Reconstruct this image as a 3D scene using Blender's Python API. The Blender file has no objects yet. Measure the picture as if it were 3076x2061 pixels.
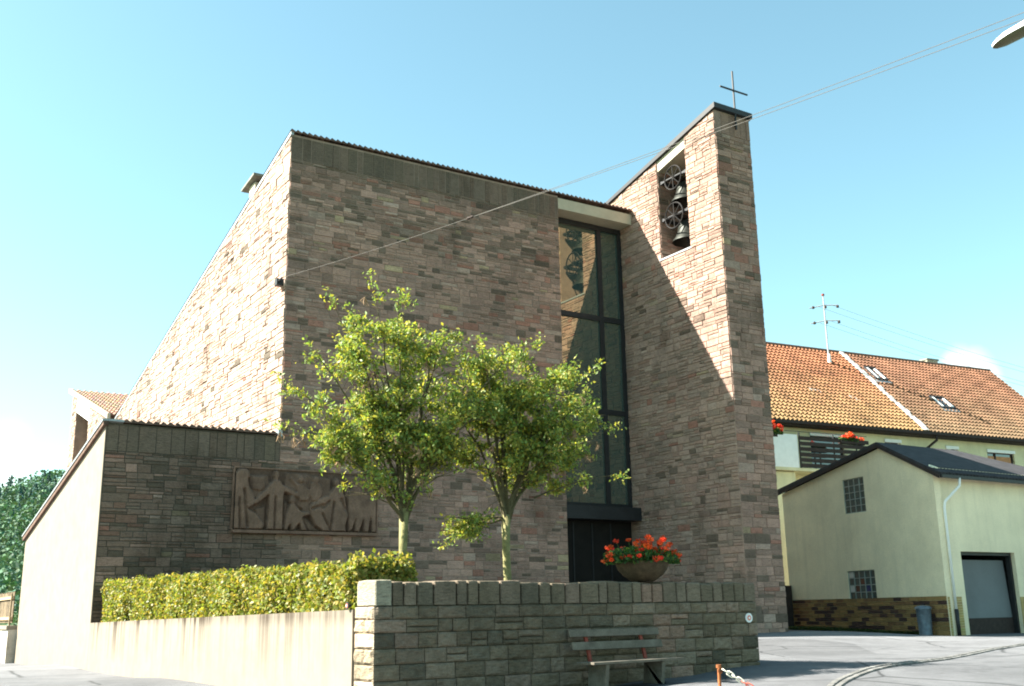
import bpy, math, random
import numpy as np
from mathutils import Vector, noise as mnoise
C = bpy.context.scene.collection
R = random.Random(7)
NR = np.random.default_rng(11)
EYE = 1.6

# ------------------------------------------------------------------ helpers
class MB:
    """collects polygons (with one colour per face) and links them as ONE mesh"""
    def __init__(s): s.v = []; s.f = []; s.c = []
    def face(s, pts, col=(1, 1, 1)):
        b = len(s.v); s.v.extend([tuple(p) for p in pts]); s.f.append(tuple(range(b, b + len(pts)))); s.c.append(col)
    def mesh(s, vs, fs, col=(1, 1, 1)):
        b = len(s.v); s.v.extend([tuple(p) for p in vs])
        for f in fs: s.f.append(tuple(b + i for i in f)); s.c.append(col)
    def box(s, x0, y0, z0, x1, y1, z1, col=(1, 1, 1)):
        vs = [(x, y, z) for z in (z0, z1) for y in (y0, y1) for x in (x0, x1)]
        s.mesh(vs, [(0, 2, 3, 1), (4, 5, 7, 6), (0, 1, 5, 4), (2, 6, 7, 3), (0, 4, 6, 2), (1, 3, 7, 5)], col)
    def obox(s, O, U, V, W, col=(1, 1, 1)):
        """box from corner O with edge vectors U V W"""
        O, U, V, W = map(Vector, (O, U, V, W))
        vs = [O + U * i + V * j + W * k for k in (0, 1) for j in (0, 1) for i in (0, 1)]
        fs = [(0, 2, 3, 1), (4, 5, 7, 6), (0, 1, 5, 4), (2, 6, 7, 3), (0, 4, 6, 2), (1, 3, 7, 5)]
        if U.cross(V).dot(W) < 0: fs = [f[::-1] for f in fs]
        s.mesh(vs, fs, col)
    def prism(s, pts, D, col=(1, 1, 1)):
        """polygon pts (3d) swept by vector D"""
        pts = [Vector(p) for p in pts]; D = Vector(D); n = len(pts)
        nn = Vector((0, 0, 0))
        for i in range(n): nn += pts[i].cross(pts[(i + 1) % n])
        if nn.dot(D) > 0: pts = pts[::-1]
        vs = pts + [p + D for p in pts]
        fs = [tuple(range(n)), tuple(range(2 * n - 1, n - 1, -1))]
        for i in range(n):
            j = (i + 1) % n; fs.append((j, i, i + n, j + n))
        s.mesh(vs, fs, col)
    def tube(s, pts, rad, n=8, col=(1, 1, 1), cap=True):
        pts = [Vector(p) for p in pts]
        if not isinstance(rad, (list, tuple)): rad = [rad] * len(pts)
        b = len(s.v); up = None
        for i, p in enumerate(pts):
            d = (pts[min(i + 1, len(pts) - 1)] - pts[max(i - 1, 0)]).normalized()
            if up is None:
                up = Vector((0, 0, 1)) if abs(d.z) < .9 else Vector((1, 0, 0))
            u = (up - d * up.dot(d)).normalized(); w = d.cross(u); up = u
            for k in range(n):
                a = 2 * math.pi * k / n
                s.v.append(tuple(p + (u * math.cos(a) + w * math.sin(a)) * rad[i]))
        for i in range(len(pts) - 1):
            for k in range(n):
                k2 = (k + 1) % n
                s.f.append((b + i * n + k, b + i * n + k2, b + (i + 1) * n + k2, b + (i + 1) * n + k)); s.c.append(col)
        if cap:
            s.f.append(tuple(b + k for k in range(n))[::-1]); s.c.append(col)
            e = b + (len(pts) - 1) * n; s.f.append(tuple(e + k for k in range(n))); s.c.append(col)
    def lathe(s, cx, cy, prof, n=32, col=(1, 1, 1)):
        b = len(s.v)
        for r, z in prof:
            for k in range(n):
                a = 2 * math.pi * k / n; s.v.append((cx + r * math.cos(a), cy + r * math.sin(a), z))
        for i in range(len(prof) - 1):
            for k in range(n):
                k2 = (k + 1) % n
                s.f.append((b + i * n + k, b + i * n + k2, b + (i + 1) * n + k2, b + (i + 1) * n + k)); s.c.append(col)
    def link(s, name, mat, parent=None, smooth=False, bevel=0):
        me = bpy.data.meshes.new(name)
        me.from_pydata(s.v, [], s.f); me.validate(clean_customdata=False)
        if len(me.polygons) == len(s.c):
            at = me.attributes.new('tint', 'FLOAT_COLOR', 'FACE')
            a = np.ones((len(s.c), 4), dtype=np.float32); a[:, :3] = np.array([c[:3] for c in s.c]); at.data.foreach_set('color', a.ravel())
        me.materials.append(mat)
        if smooth:
            for p in me.polygons: p.use_smooth = True
        o = bpy.data.objects.new(name, me); C.objects.link(o)
        if parent is not None:
            o.parent = parent; o.matrix_parent_inverse = parent.matrix_world.inverted() if False else o.matrix_parent_inverse
            off = Vector(parent.location); p2 = parent.parent
            while p2 is not None: off += Vector(p2.location); p2 = p2.parent
            if off.length > 0:
                co = np.empty(len(me.vertices) * 3, dtype=np.float32); me.vertices.foreach_get('co', co)
                co = co.reshape(-1, 3) - np.array(off, dtype=np.float32); me.vertices.foreach_set('co', co.ravel())
        me.update()
        if bevel:
            m = o.modifiers.new('bevel', 'BEVEL'); m.width = bevel; m.segments = 2; m.limit_method = 'ANGLE'; m.angle_limit = math.radians(40)
        return o

def tag(o, label=None, cat=None, group=None, kind=None):
    if label: o['label'] = label
    if cat: o['category'] = cat
    if group: o['group'] = group
    if kind: o['kind'] = kind
    return o
def thing(name, label, cat, loc=(0, 0, 0), group=None):
    o = bpy.data.objects.new(name, None); o.empty_display_size = .2; C.objects.link(o); o.location = loc
    return tag(o, label, cat, group)
def part(mb, name, mat, parent, label=None, **k):
    o = mb.link(name, mat, parent, **k)
    if label: o['label'] = label
    return o

# ------------------------------------------------------------------ materials
def mat(name, col=(.5, .5, .5), rough=.8, metal=0, spec=.3):
    m = bpy.data.materials.new(name); m.use_nodes = True
    b = m.node_tree.nodes['Principled BSDF']
    b.inputs['Base Color'].default_value = (*col, 1); b.inputs['Roughness'].default_value = rough
    b.inputs['Metallic'].default_value = metal; b.inputs['Specular IOR Level'].default_value = spec
    return m, m.node_tree.nodes, m.node_tree.links, b
def N(nodes, t, **k):
    n = nodes.new(t)
    for a, v in k.items(): setattr(n, a, v)
    return n
def coord(n, l, scale=(1, 1, 1)):
    tc = N(n, 'ShaderNodeTexCoord'); mp = N(n, 'ShaderNodeMapping'); mp.inputs['Scale'].default_value = scale
    l.new(tc.outputs['Object'], mp.inputs['Vector']); return mp.outputs['Vector']
def noise(n, l, vec, scale, detail=6, rough=.6):
    t = N(n, 'ShaderNodeTexNoise'); t.inputs['Scale'].default_value = scale; t.inputs['Detail'].default_value = detail
    t.inputs['Roughness'].default_value = rough; l.new(vec, t.inputs['Vector']); return t.outputs['Fac']
def ramp(n, l, fac, stops):
    r = N(n, 'ShaderNodeValToRGB'); e = r.color_ramp.elements
    while len(e) < len(stops): e.new(.5)
    for i, (p, c) in enumerate(stops): e[i].position = p; e[i].color = (*c, 1)
    l.new(fac, r.inputs['Fac']); return r.outputs['Color']
def mix(n, l, a, b, fac=.5, mode='MIX'):
    m = N(n, 'ShaderNodeMix', data_type='RGBA', blend_type=mode)
    for s, v in ((6, a), (7, b)):
        if isinstance(v, tuple): m.inputs[s].default_value = (*v, 1)
        else: l.new(v, m.inputs[s])
    if isinstance(fac, (int, float)): m.inputs[0].default_value = fac
    else: l.new(fac, m.inputs[0])
    return m.outputs[2]
def bump(n, l, h, b, strength=.5, dist=.02):
    u = N(n, 'ShaderNodeBump'); u.inputs['Strength'].default_value = strength; u.inputs['Distance'].default_value = dist
    l.new(h, u.inputs['Height']); l.new(u.outputs['Normal'], b.inputs['Normal'])
g3 = lambda v: (v, v, v)

def noisy(name, col, rough=.85, var=.25, scale=3, fine=40, bs=.3, bd=.01, tint=False, spec=.2, metal=0):
    """plain colour with two octaves of mottling and a fine bump; tint multiplies the per-face colour"""
    m, n, l, b = mat(name, col, rough, metal, spec)
    v = coord(n, l)
    f1 = noise(n, l, v, scale, 8); f2 = noise(n, l, v, fine, 4)
    c1 = ramp(n, l, f1, [(.3, g3(1 - var)), (.7, g3(1 + var))])
    c2 = ramp(n, l, f2, [(.3, g3(1 - var * .6)), (.7, g3(1 + var * .6))])
    c = mix(n, l, c1, c2, 1, 'MULTIPLY'); c = mix(n, l, c, tuple(col), 1, 'MULTIPLY')
    if tint:
        a = N(n, 'ShaderNodeAttribute', attribute_name='tint'); c = mix(n, l, c, a.outputs['Color'], 1, 'MULTIPLY')
    l.new(c, b.inputs['Base Color']); bump(n, l, f2, b, bs, bd)
    return m

def stone_mat(name, base=1.0, lichen=(.085, .078, .060), lich=.5, bstr=.9, bdist=.03, pit=.5):
    """stones: colour from each stone, mottled, with bedding streaks, pits and grey-green growth"""
    m, n, l, b = mat(name, (.3, .3, .3), .9, 0, .15)
    a = N(n, 'ShaderNodeAttribute', attribute_name='tint')
    v = coord(n, l); vs = coord(n, l, (1, 1, 4.5))
    f1 = noise(n, l, v, 2.2, 8, .65); f2 = noise(n, l, vs, 9, 6, .65); f3 = noise(n, l, v, 45, 4, .6)
    c = mix(n, l, a.outputs['Color'], ramp(n, l, f2, [(.28, g3(.50 * base)), (.45, g3(.95 * base)), (.75, g3(1.30 * base))]), 1, 'MULTIPLY')
    c = mix(n, l, c, ramp(n, l, f3, [(.25, g3(.75)), (.75, g3(1.25))]), 1, 'MULTIPLY')
    k = N(n, 'ShaderNodeMapRange'); k.inputs['From Min'].default_value = .5; k.inputs['From Max'].default_value = .72
    k.inputs['To Max'].default_value = lich; l.new(f1, k.inputs['Value'])
    c = mix(n, l, c, lichen, k.outputs['Result'])
    big = noise(n, l, coord(n, l, (1, 1, .45)), .55, 9, .68)
    c = mix(n, l, c, ramp(n, l, big, [(.30, (.50, .50, .46)), (.46, g3(.95)), (.75, (1.18, 1.14, 1.08))]), 1, 'MULTIPLY')
    l.new(c, b.inputs['Base Color'])
    vo = N(n, 'ShaderNodeTexVoronoi'); vo.inputs['Scale'].default_value = 5.5; l.new(vs, vo.inputs['Vector'])
    pr = ramp(n, l, vo.outputs['Distance'], [(.0, g3(0)), (.16, g3(1))])
    h = mix(n, l, f2, f3, .35); h = mix(n, l, h, pr, pit * .4, 'MULTIPLY')
    bump(n, l, h, b, bstr, bdist)
    return m

M = {}
M['stone'] = stone_mat('sandstone', 1.0, lich=.35)
M['stone_old'] = stone_mat('weathered_sandstone', .95, (.065, .058, .040), .55, 1, .03)
M['mortar'] = noisy('mortar', (.27, .195, .155), .95, .2)
M['mortar_dark'] = noisy('old_mortar', (.075, .064, .050), .95, .3)
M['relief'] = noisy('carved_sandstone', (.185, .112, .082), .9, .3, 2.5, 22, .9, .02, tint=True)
M['conc'] = noisy('concrete', (.42, .38, .29), .85, .12, 1.5, 40)
M['concg'] = noisy('weathered_concrete', (.19, .20, .17), .9, .25, 4, 40)
M['tile'] = noisy('roof_tile_brown', (.115, .07, .052), .85, .4, 5, 30, .3, .01, tint=True)
M['metal'] = noisy('dark_steel', (.016, .016, .018), .55, .3, 4, 30, .1, .003, spec=.4)
M['black'] = noisy('blackened_wood', (.012, .010, .009), .7, .3, 4, 30, .2, .005)
M['zinc'] = noisy('zinc_sheet', (.32, .34, .35), .5, .2, 5, 40, .1, .002, metal=.3)
M['white'] = noisy('white_paint', (.78, .78, .76), .6, .05, 4, 40, .1, .002)
def render_mat(name, col):
    m, n, l, b = mat(name, col, .95, 0, .12)
    v = coord(n, l); f1 = noise(n, l, v, .55, 8, .65); f2 = noise(n, l, v, 28, 5, .7); f3 = noise(n, l, coord(n, l, (2.2, 2.2, .16)), 1.5, 7, .65)
    c = mix(n, l, ramp(n, l, f1, [(.3, g3(.84)), (.7, g3(1.10))]), ramp(n, l, f3, [(.30, g3(.92)), (.5, g3(1.01))]), 1, 'MULTIPLY')
    c = mix(n, l, c, ramp(n, l, f2, [(.3, g3(.88)), (.7, g3(1.12))]), 1, 'MULTIPLY'); c = mix(n, l, c, tuple(col), 1, 'MULTIPLY')
    l.new(c, b.inputs['Base Color']); bump(n, l, f2, b, .9, .012); return m
M['cream'] = render_mat('cream_render', (.82, .71, .50))
M['creamh'] = render_mat('pale_cream_render', (.64, .59, .38))
M['rust'] = noisy('rusty_steel', (.25, .085, .03), .85, .5, 12, 60, .3, .003)
M['redmetal'] = noisy('red_oxide_steel', (.20, .045, .03), .7, .3, 12, 60, .2, .003)
M['greywood'] = noisy('silvered_wood', (.125, .108, .085), .9, .3, 6, 50, .4, .004)
M['fencewood'] = noisy('fence_wood', (.16, .12, .075), .9, .4, 6, 50, .4, .004, tint=True)
M['brownwood'] = noisy('dark_stained_wood', (.042, .030, .026), .8, .25, 6, 50, .3, .004)
M['pot'] = noisy('brown_washed_concrete', (.075, .052, .032), .95, .4, 9, 60, .8, .01)
M['plastic_w'] = noisy('white_plastic', (.78, .72, .60), .45, .05)
M['plastic_r'] = noisy('faded_red_plastic', (.70, .17, .12), .45, .1)
M['bark'] = noisy('tree_bark', (.21, .19, .085), .9, .35, 10, 60, .6, .01)
M['bark_dark'] = noisy('branch_bark', (.085, .072, .038), .9, .35, 10, 60, .6, .01)
M['benchleg'] = noisy('bench_concrete', (.125, .115, .092), .9, .3, 6, 50, .5, .004)
M['soil'] = noisy('soil', (.05, .035, .02), 1, .3)
M['bluegrey'] = noisy('blue_grey_panel', (.15, .16, .165), .7, .12, .7, 40)
M['bin'] = noisy('galvanised_bin', (.13, .16, .19), .55, .3, 6, 40, .2, .004, metal=.4)
M['plinth'] = noisy('plinth_tile', (1, 1, 1), .8, .15, 6, 50, .3, .004, tint=True)
M['fiber'] = noisy('fibre_cement_roof', (.045, .042, .045), .9, .3, 3, 40, .3, .01)
M['wire'] = noisy('weathered_cable', (.13, .12, .11), .8, .1)
M['brass'] = noisy('bronze_bell', (.03, .032, .027), .5, .3, 6, 40, .2, .004, metal=.6)
M['lampg'] = noisy('lamp_underside', (.10, .095, .055), .5, .2)
M['plasterroof'] = noisy('mortar_flashing', (.50, .49, .47), .9, .2, 6, 40)

def glass_mat(name, col, rough, ior, spec=.5):
    m, n, l, b = mat(name, col, rough, 0, spec); b.inputs['IOR'].default_value = ior
    v = coord(n, l); f = noise(n, l, v, .7, 2); bump(n, l, f, b, .05, .02)
    return m
M['glass'] = glass_mat('tinted_window_glass', (.045, .075, .072), .012, 2.9)
M['glass'].node_tree.nodes['Principled BSDF'].inputs['Specular Tint'].default_value = (1, .93, .62, 1)
M['glass2'] = glass_mat('house_window_glass', (.02, .02, .022), .03, 1.9)
M['gblock'] = glass_mat('glass_block', (.045, .07, .07), .12, 1.5)
M['gblock_r'] = glass_mat('red_glass_block', (.09, .03, .02), .15, 1.5)
M['gblock_b'] = glass_mat('blue_glass_block', (.015, .03, .12), .15, 1.5)
M['gblock_w'] = glass_mat('white_glass_block', (.5, .5, .48), .3, 1.5)

def plaster_mat():
    """white render, rain streaks running down from the top edge of the low part (dirt, its own shape)"""
    m, n, l, b = mat('white_render', (.8, .76, .68), .95, 0, .15)
    ge = N(n, 'ShaderNodeNewGeometry'); v = ge.outputs['Position']
    mp_ = N(n, 'ShaderNodeMapping'); mp_.inputs['Scale'].default_value = (1, 2.6, .10); l.new(v, mp_.inputs['Vector']); st = mp_.outputs['Vector']
    f1 = noise(n, l, v, .8, 6); f2 = noise(n, l, v, 70, 3); s1 = noise(n, l, st, 1.6, 5, .7)
    sep = N(n, 'ShaderNodeSeparateXYZ'); l.new(v, sep.inputs[0])
    # height below the coping: streaks start at z=1.62 and fade out towards 0.75; only along the retaining part (y<31)
    def mr(src, a, bb, c, d):
        k = N(n, 'ShaderNodeMapRange'); l.new(src, k.inputs[0])
        for i, x in enumerate((a, bb, c, d)): k.inputs[i + 1].default_value = x
        return k.outputs[0]
    def mul(a, bb):
        k = N(n, 'ShaderNodeMath', operation='MULTIPLY'); l.new(a, k.inputs[0]); l.new(bb, k.inputs[1]); return k.outputs[0]
    zf = mr(sep.outputs['Z'], .55, 1.6, 0, 1); yf = mr(sep.outputs['Y'], 30.6, 29.8, 0, 1); yn = mul(mr(sep.outputs['Y'], 14, 20, .35, 1), mr(noise(n, l, v, .45, 2), .40, .55, .35, 1))
    sf = mr(s1, .47, .60, 0, 1); top = mr(sep.outputs['Z'], 1.42, 1.58, 0, .6); y2 = mr(sep.outputs['Y'], 30.6, 30.4, 0, 1)
    d = mul(mul(mul(sf, zf), yf), yn)
    ad = N(n, 'ShaderNodeMath', operation='ADD', use_clamp=True); l.new(d, ad.inputs[0]); l.new(mul(mul(top, y2), s1), ad.inputs[1])
    base = mix(n, l, (.20, .167, .130), (.238, .206, .168), f1)
    base = mix(n, l, base, ramp(n, l, noise(n, l, v, 2.6, 7, .7), [(.3, g3(.86)), (.6, g3(1.03))]), 1, 'MULTIPLY')
    # salmon patch low on the gable part
    base = mix(n, l, base, (.19, .145, .115), mul(mr(f1, .46, .6, 0, .5), mr(sep.outputs['Z'], 1.5, .5, 0, 1)))
    c = mix(n, l, base, (.04, .028, .018), ad.outputs[0])
    l.new(c, b.inputs['Base Color']); bump(n, l, f2, b, .35, .006)
    return m
M['plaster'] = plaster_mat()

def asphalt_mat(name, col, patch=.25):
    m, n, l, b = mat(name, col, .85, 0, .25)
    v = coord(n, l); f1 = noise(n, l, v, .35, 8, .7); f2 = noise(n, l, v, 60, 5, .8); f3 = noise(n, l, v, 4, 5)
    c = mix(n, l, ramp(n, l, f1, [(.3, g3(1 - patch)), (.7, g3(1 + patch))]), ramp(n, l, f2, [(.3, g3(.6)), (.7, g3(1.4))]), 1, 'MULTIPLY')
    f4 = noise(n, l, coord(n, l, (.5, 1.6, 1)), 1.1, 7, .7)
    c = mix(n, l, c, ramp(n, l, f4, [(.36, g3(.68)), (.43, g3(.98)), (.60, g3(1.0)), (.68, g3(1.22))]), 1, 'MULTIPLY')
    v2 = N(n, 'ShaderNodeTexVoronoi'); v2.inputs['Scale'].default_value = .17; l.new(v, v2.inputs['Vector'])
    c = mix(n, l, c, ramp(n, l, v2.outputs['Color'], [(.2, g3(.80)), (.8, g3(1.12))]), 1, 'MULTIPLY')
    c = mix(n, l, c, ramp(n, l, f3, [(.3, g3(.88)), (.7, g3(1.1))]), 1, 'MULTIPLY')
    c = mix(n, l, c, tuple(col), 1, 'MULTIPLY')
    vo = N(n, 'ShaderNodeTexVoronoi', feature='DISTANCE_TO_EDGE'); vo.inputs['Scale'].default_value = .28
    wn = N(n, 'ShaderNodeTexNoise'); wn.inputs['Scale'].default_value = 1.4; l.new(v, wn.inputs['Vector'])
    wv = mix(n, l, v, wn.outputs['Color'], .12); l.new(wv, vo.inputs['Vector'])
    cr = ramp(n, l, vo.outputs['Distance'], [(.0, g3(.30)), (.012, g3(1))])
    c = mix(n, l, c, cr, 1, 'MULTIPLY')
    l.new(c, b.inputs['Base Color']); bump(n, l, f2, b, .6, .01)
    return m
M['road'] = asphalt_mat('old_asphalt', (.125, .125, .13))
M['grassg'] = noisy('meadow_ground', (.07, .10, .03), 1, .4, .2, 5, .5, .05)

def leaf_mat(name, trans=.35, rough=.5):
    m = bpy.data.materials.new(name); m.use_nodes = True; n = m.node_tree.nodes; l = m.node_tree.links
    b = n['Principled BSDF']; b.inputs['Roughness'].default_value = rough; b.inputs['Specular IOR Level'].default_value = .3
    a = N(n, 'ShaderNodeAttribute', attribute_name='tint'); l.new(a.outputs['Color'], b.inputs['Base Color'])
    t = N(n, 'ShaderNodeBsdfTranslucent'); l.new(mix(n, l, a.outputs['Color'], (1.25, 1.2, .5), 1, 'MULTIPLY'), t.inputs['Color'])
    x = N(n, 'ShaderNodeMixShader'); x.inputs[0].default_value = trans
    l.new(b.outputs[0], x.inputs[1]); l.new(t.outputs[0], x.inputs[2]); l.new(x.outputs[0], n['Material Output'].inputs['Surface'])
    return m
M['leaf'] = leaf_mat('leaves', .42); M['petal'] = leaf_mat('petals', .2); M['needle'] = leaf_mat('forest_foliage', .1, .8)

# ------------------------------------------------------------------ ground height
GP = np.array([(6.1, 13, .36), (6.1, 20.5, .42), (6.1, 28, .30), (6.1, 46.8, .13), (0, 0, 0), (8, 0, .12), (13, 13, .70), (13, 16.5, .75), (9, 12.5, .46),
               (11, 12.4, .57), (27, 25.5, .81), (22, 22, .75), (33.6, 24, .53), (41, 23.5, .50), (12, 5, .28), (20, 14, .58), (25, 17, .56), (0, 20, .12),
               (-10, 40, -.3), (40, 10, .45), (0, 45, 0), (20, 5, .3), (60, 30, .8), (18, 30, .9), (-20, 10, -.3), (35.3, 33, .68)])
def gz(x, y):
    d = (GP[:, 0] - x) ** 2 + (GP[:, 1] - y) ** 2 + .6
    w = d ** -1.6
    return float((w * GP[:, 2]).sum() / w.sum())

def sheet(name, xs, ys, hf, m, kind='structure', label=None):
    mb = MB(); nx, ny = len(xs), len(ys)
    vs = [(x, y, hf(x, y)) for y in ys for x in xs]
    fs = [(j * nx + i, j * nx + i + 1, (j + 1) * nx + i + 1, (j + 1) * nx + i) for j in range(ny - 1) for i in range(nx - 1)]
    mb.mesh(vs, fs); o = mb.link(name, m, smooth=True); tag(o, label, None, None, kind); return o
fr = lambda a, b, s: [a + (b - a) * i / max(1, round((b - a) / s)) for i in range(max(1, round((b - a) / s)) + 1)]
sheet('road', fr(-30, 4, 1.5) + fr(4.4, 40, .4)[0:] + fr(41, 75, 1.5), fr(-14, 8, 1) + fr(8.4, 30, .4) + fr(31, 62, 1.5), gz, M['road'])
sheet('ground', [-900, -300, -100, -30, 0, 40, 75, 160, 400, 900], [-300, -60, -14, 20, 62, 110, 300, 900], lambda x, y: -.9 if (-30 <= x <= 75 and -14 <= y <= 62) else -.6, M['grassg'])

# ------------------------------------------------------------------ stone masonry
def clip_poly(poly, clip):
    """Sutherland-Hodgman, clip is a convex ccw polygon"""
    out = poly
    for i in range(len(clip)):
        ax, ay = clip[i]; bx, by = clip[(i + 1) % len(clip)]
        inp, out = out, []
        if not inp: return []
        side = lambda p: (bx - ax) * (p[1] - ay) - (by - ay) * (p[0] - ax)
        for k in range(len(inp)):
            p, q = inp[k - 1], inp[k]; sp, sq = side(p), side(q)
            if sq >= 0:
                if sp < 0:
                    t = sp / (sp - sq); out.append((p[0] + (q[0] - p[0]) * t, p[1] + (q[1] - p[1]) * t))
                out.append(q)
            elif sp >= 0:
                t = sp / (sp - sq); out.append((p[0] + (q[0] - p[0]) * t, p[1] + (q[1] - p[1]) * t))
    return out
def cut_rects(rects, hole):
    res = []
    for (a, b, c, d) in rects:
        ha, hb, hc, hd = hole
        if c <= ha or a >= hc or d <= hb or b >= hd: res.append((a, b, c, d)); continue
        if a < ha: res.append((a, b, ha, d))
        if c > hc: res.append((hc, b, c, d))
        a2, c2 = max(a, ha), min(c, hc)
        if b < hb: res.append((a2, b, c2, hb))
        if d > hd: res.append((a2, hd, c2, d))
    return res
def layout(u0, u1, v0, v1, rng, band=(.15, .27), lens=(.22, .72), split=.55):
    """irregular coursed ashlar: bands, some stones a full band high, some split in two thin ones"""
    out = []; v = v0
    while v < v1 - .02:
        h = rng.uniform(*band)
        if v1 - (v + h) < band[0] * .5: h = v1 - v
        u = u0
        while u < u1 - .01:
            w = rng.uniform(*lens)
            if u1 - (u + w) < lens[0] * .5: w = u1 - u
            if rng.random() < split:
                k = h * rng.uniform(.35, .65)
                out.append((u, v, u + w, v + k))
                if w > .5 and rng.random() < .5:
                    q = w * rng.uniform(.35, .65); out.append((u, v + k, u + q, v + h)); out.append((u + q, v + k, u + w, v + h))
                else: out.append((u, v + k, u + w, v + h))
            else: out.append((u, v, u + w, v + h))
            u += w
        v += h
    return out
def lay_stones(mb, O, U, V, Nn, rects, pal, rng, gap=.005, depth=(.006, .024), clip=None, holes=(), chamf=.009, boss=.012):
    O, U, V, Nn = map(Vector, (O, U, V, Nn))
    for h in holes: rects = cut_rects(rects, h)
    for (a, b, c, d) in rects:
        if c - a < .03 or d - b < .03: continue
        poly = [(a, b), (c, b), (c, d), (a, d)]
        if clip: poly = clip_poly(poly, clip)
        if len(poly) < 3: continue
        us = [p[0] for p in poly]; vs = [p[1] for p in poly]
        w, h = max(us) - min(us), max(vs) - min(vs)
        if w < .035 or h < .035: continue
        cu, cv = (max(us) + min(us)) / 2, (max(vs) + min(vs)) / 2
        ku, kv = max(.1, 1 - 2 * gap / w), max(.1, 1 - 2 * gap / h)
        k2u, k2v = max(.1, 1 - 2 * (gap + chamf) / w), max(.1, 1 - 2 * (gap + chamf) / h)
        jit = lambda: rng.uniform(-.003, .003)
        dep = rng.uniform(*depth); n = len(poly)
        outer = [O + U * (cu + (p[0] - cu) * ku) + V * (cv + (p[1] - cv) * kv) - Nn * .01 for p in poly]
        front = [O + U * (cu + (p[0] - cu) * k2u + jit()) + V * (cv + (p[1] - cv) * k2v + jit()) + Nn * (dep + rng.uniform(-.004, .004)) for p in poly]
        cen = O + U * (cu + rng.uniform(-.2, .2) * w) + V * (cv + rng.uniform(-.2, .2) * h) + Nn * (dep + rng.uniform(-.3, 1) * boss)
        col = pal(cu, cv, rng)
        fs = []
        for i in range(n):
            j = (i + 1) % n
            fs.append((i, j, n + j, n + i)); fs.append((n + i, n + j, 2 * n))
        if U.cross(V).dot(Nn) < 0: fs = [f[::-1] for f in fs]
        mb.mesh(outer + front + [cen], fs, col)
def pal_church(u, v, r, dark=0.):
    x = r.random(); k = r.uniform(.84, 1.14)
    if x < .13: c = (.150, .106, .082)
    elif x < .20: c = (.300, .148, .112)
    elif x < .218: c = (.34, .250, .160)
    elif x < .37: c = (.255, .165, .132)
    elif x < .44: c = (.350, .246, .200)
    else: c = (.330, .206, .164)
    q = mnoise.noise(Vector((u * .45, v * .9, 3.1))); k *= 1 + .35 * q
    c = tuple(a * k for a in c)
    if dark > 0: c = tuple(a * (1 - dark) + q * dark for a, q in zip(c, (.078 * k, .064 * k, .048 * k)))
    return c

# ------------------------------------------------------------------ CHURCH
XW, XM, XC, XT0, XT1 = 6.13, 11.17, 21.75, 25.31, 27.05
YF = 30.5; YB = 54.2
SL = .2475
mainz = lambda y: 16.86 - SL * (y - YF)
wingz = lambda y: 6.90 - .182 * (y - YF)
church = thing('church', 'tall pink sandstone church with slanted roofline, low side wing and high dark entrance window', 'church', (16, 31, 0))

# wall bodies
mb = MB()
mb.prism([(XM + .0, YF, .2), (XM, YB, .2), (XM, YB, mainz(YB)), (XM, YF, mainz(YF))], (XC - XM, 0, 0))
mb.prism([(XC, 31.55, .2), (XC, YB, .2), (XC, YB, mainz(YB) - .01), (XC, 31.55, mainz(31.55) - .01)], (XT0 + 3 - XC, 0, 0))
part(mb, 'wall_core', M['mortar'], church)
rg = random.Random(3)
def palF(u, v, r):
    # rain-darkened wing and rain-darkened upper courses
    d = 0
    if u < XM: d = .62 if r.random() < .9 else .25
    elif u < 13.5 and v < 6: d = max(0, (13.5 - u) / 2.4) * .55
    if v > 15.6: d = max(d, .62 * r.random() ** .4)
    elif v > 13.5 and r.random() < .4: d = max(d, .4)
    c = pal_church(u, v, r, d)
    if v > 15.9 or (u < XM and v > 6.12): c = tuple(a * .3 + b * .7 for a, b in zip(c, (.125, .098, .074)))
    return c
rects = layout(XW, XC, 1.2, 6.12, rg) + layout(XM, XC, 6.12, 15.98, rg)
u = XW
while u < XM:   # soldier course of the wing
    w = rg.uniform(.22, .5); w = min(w, XM - u); rects.append((u, 6.12, u + w, 6.86)); u += w
rects = cut_rects(rects, (9.79, 4.05, 14.36, 5.86))
u = XM; rectt = []
while u < XC:
    w = rg.uniform(.16, .45); w = min(w, XC - u); rectt.append((u, 15.98, u + w, 16.80)); u += w
mb = MB(); lay_stones(mb, (0, YF, 0), (1, 0, 0), (0, 0, 1), (0, -1, 0), rects + rectt, palF, rg)
part(mb, 'front_wall', M['stone'], church, 'shaded front wall of irregular pink and grey sandstone courses')
# left gable wall, facing -X : u = Y (runs away), v = z
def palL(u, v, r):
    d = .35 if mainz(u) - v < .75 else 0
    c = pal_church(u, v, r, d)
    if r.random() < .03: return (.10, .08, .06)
    if r.random() < .93: c = tuple(a * .4 + b * .6 for a, b in zip(c, (.42, .325, .27)))  # most stones lightened: sunlight on this wall put into their colour
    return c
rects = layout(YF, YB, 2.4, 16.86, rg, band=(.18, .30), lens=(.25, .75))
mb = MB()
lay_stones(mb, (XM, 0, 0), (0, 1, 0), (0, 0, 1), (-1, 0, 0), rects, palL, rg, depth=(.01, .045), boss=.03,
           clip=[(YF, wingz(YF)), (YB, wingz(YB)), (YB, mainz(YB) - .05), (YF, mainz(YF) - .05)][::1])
part(mb, 'side_wall', M['stone'], church, 'sunlit slanting side wall of rough sandstone')

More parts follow.
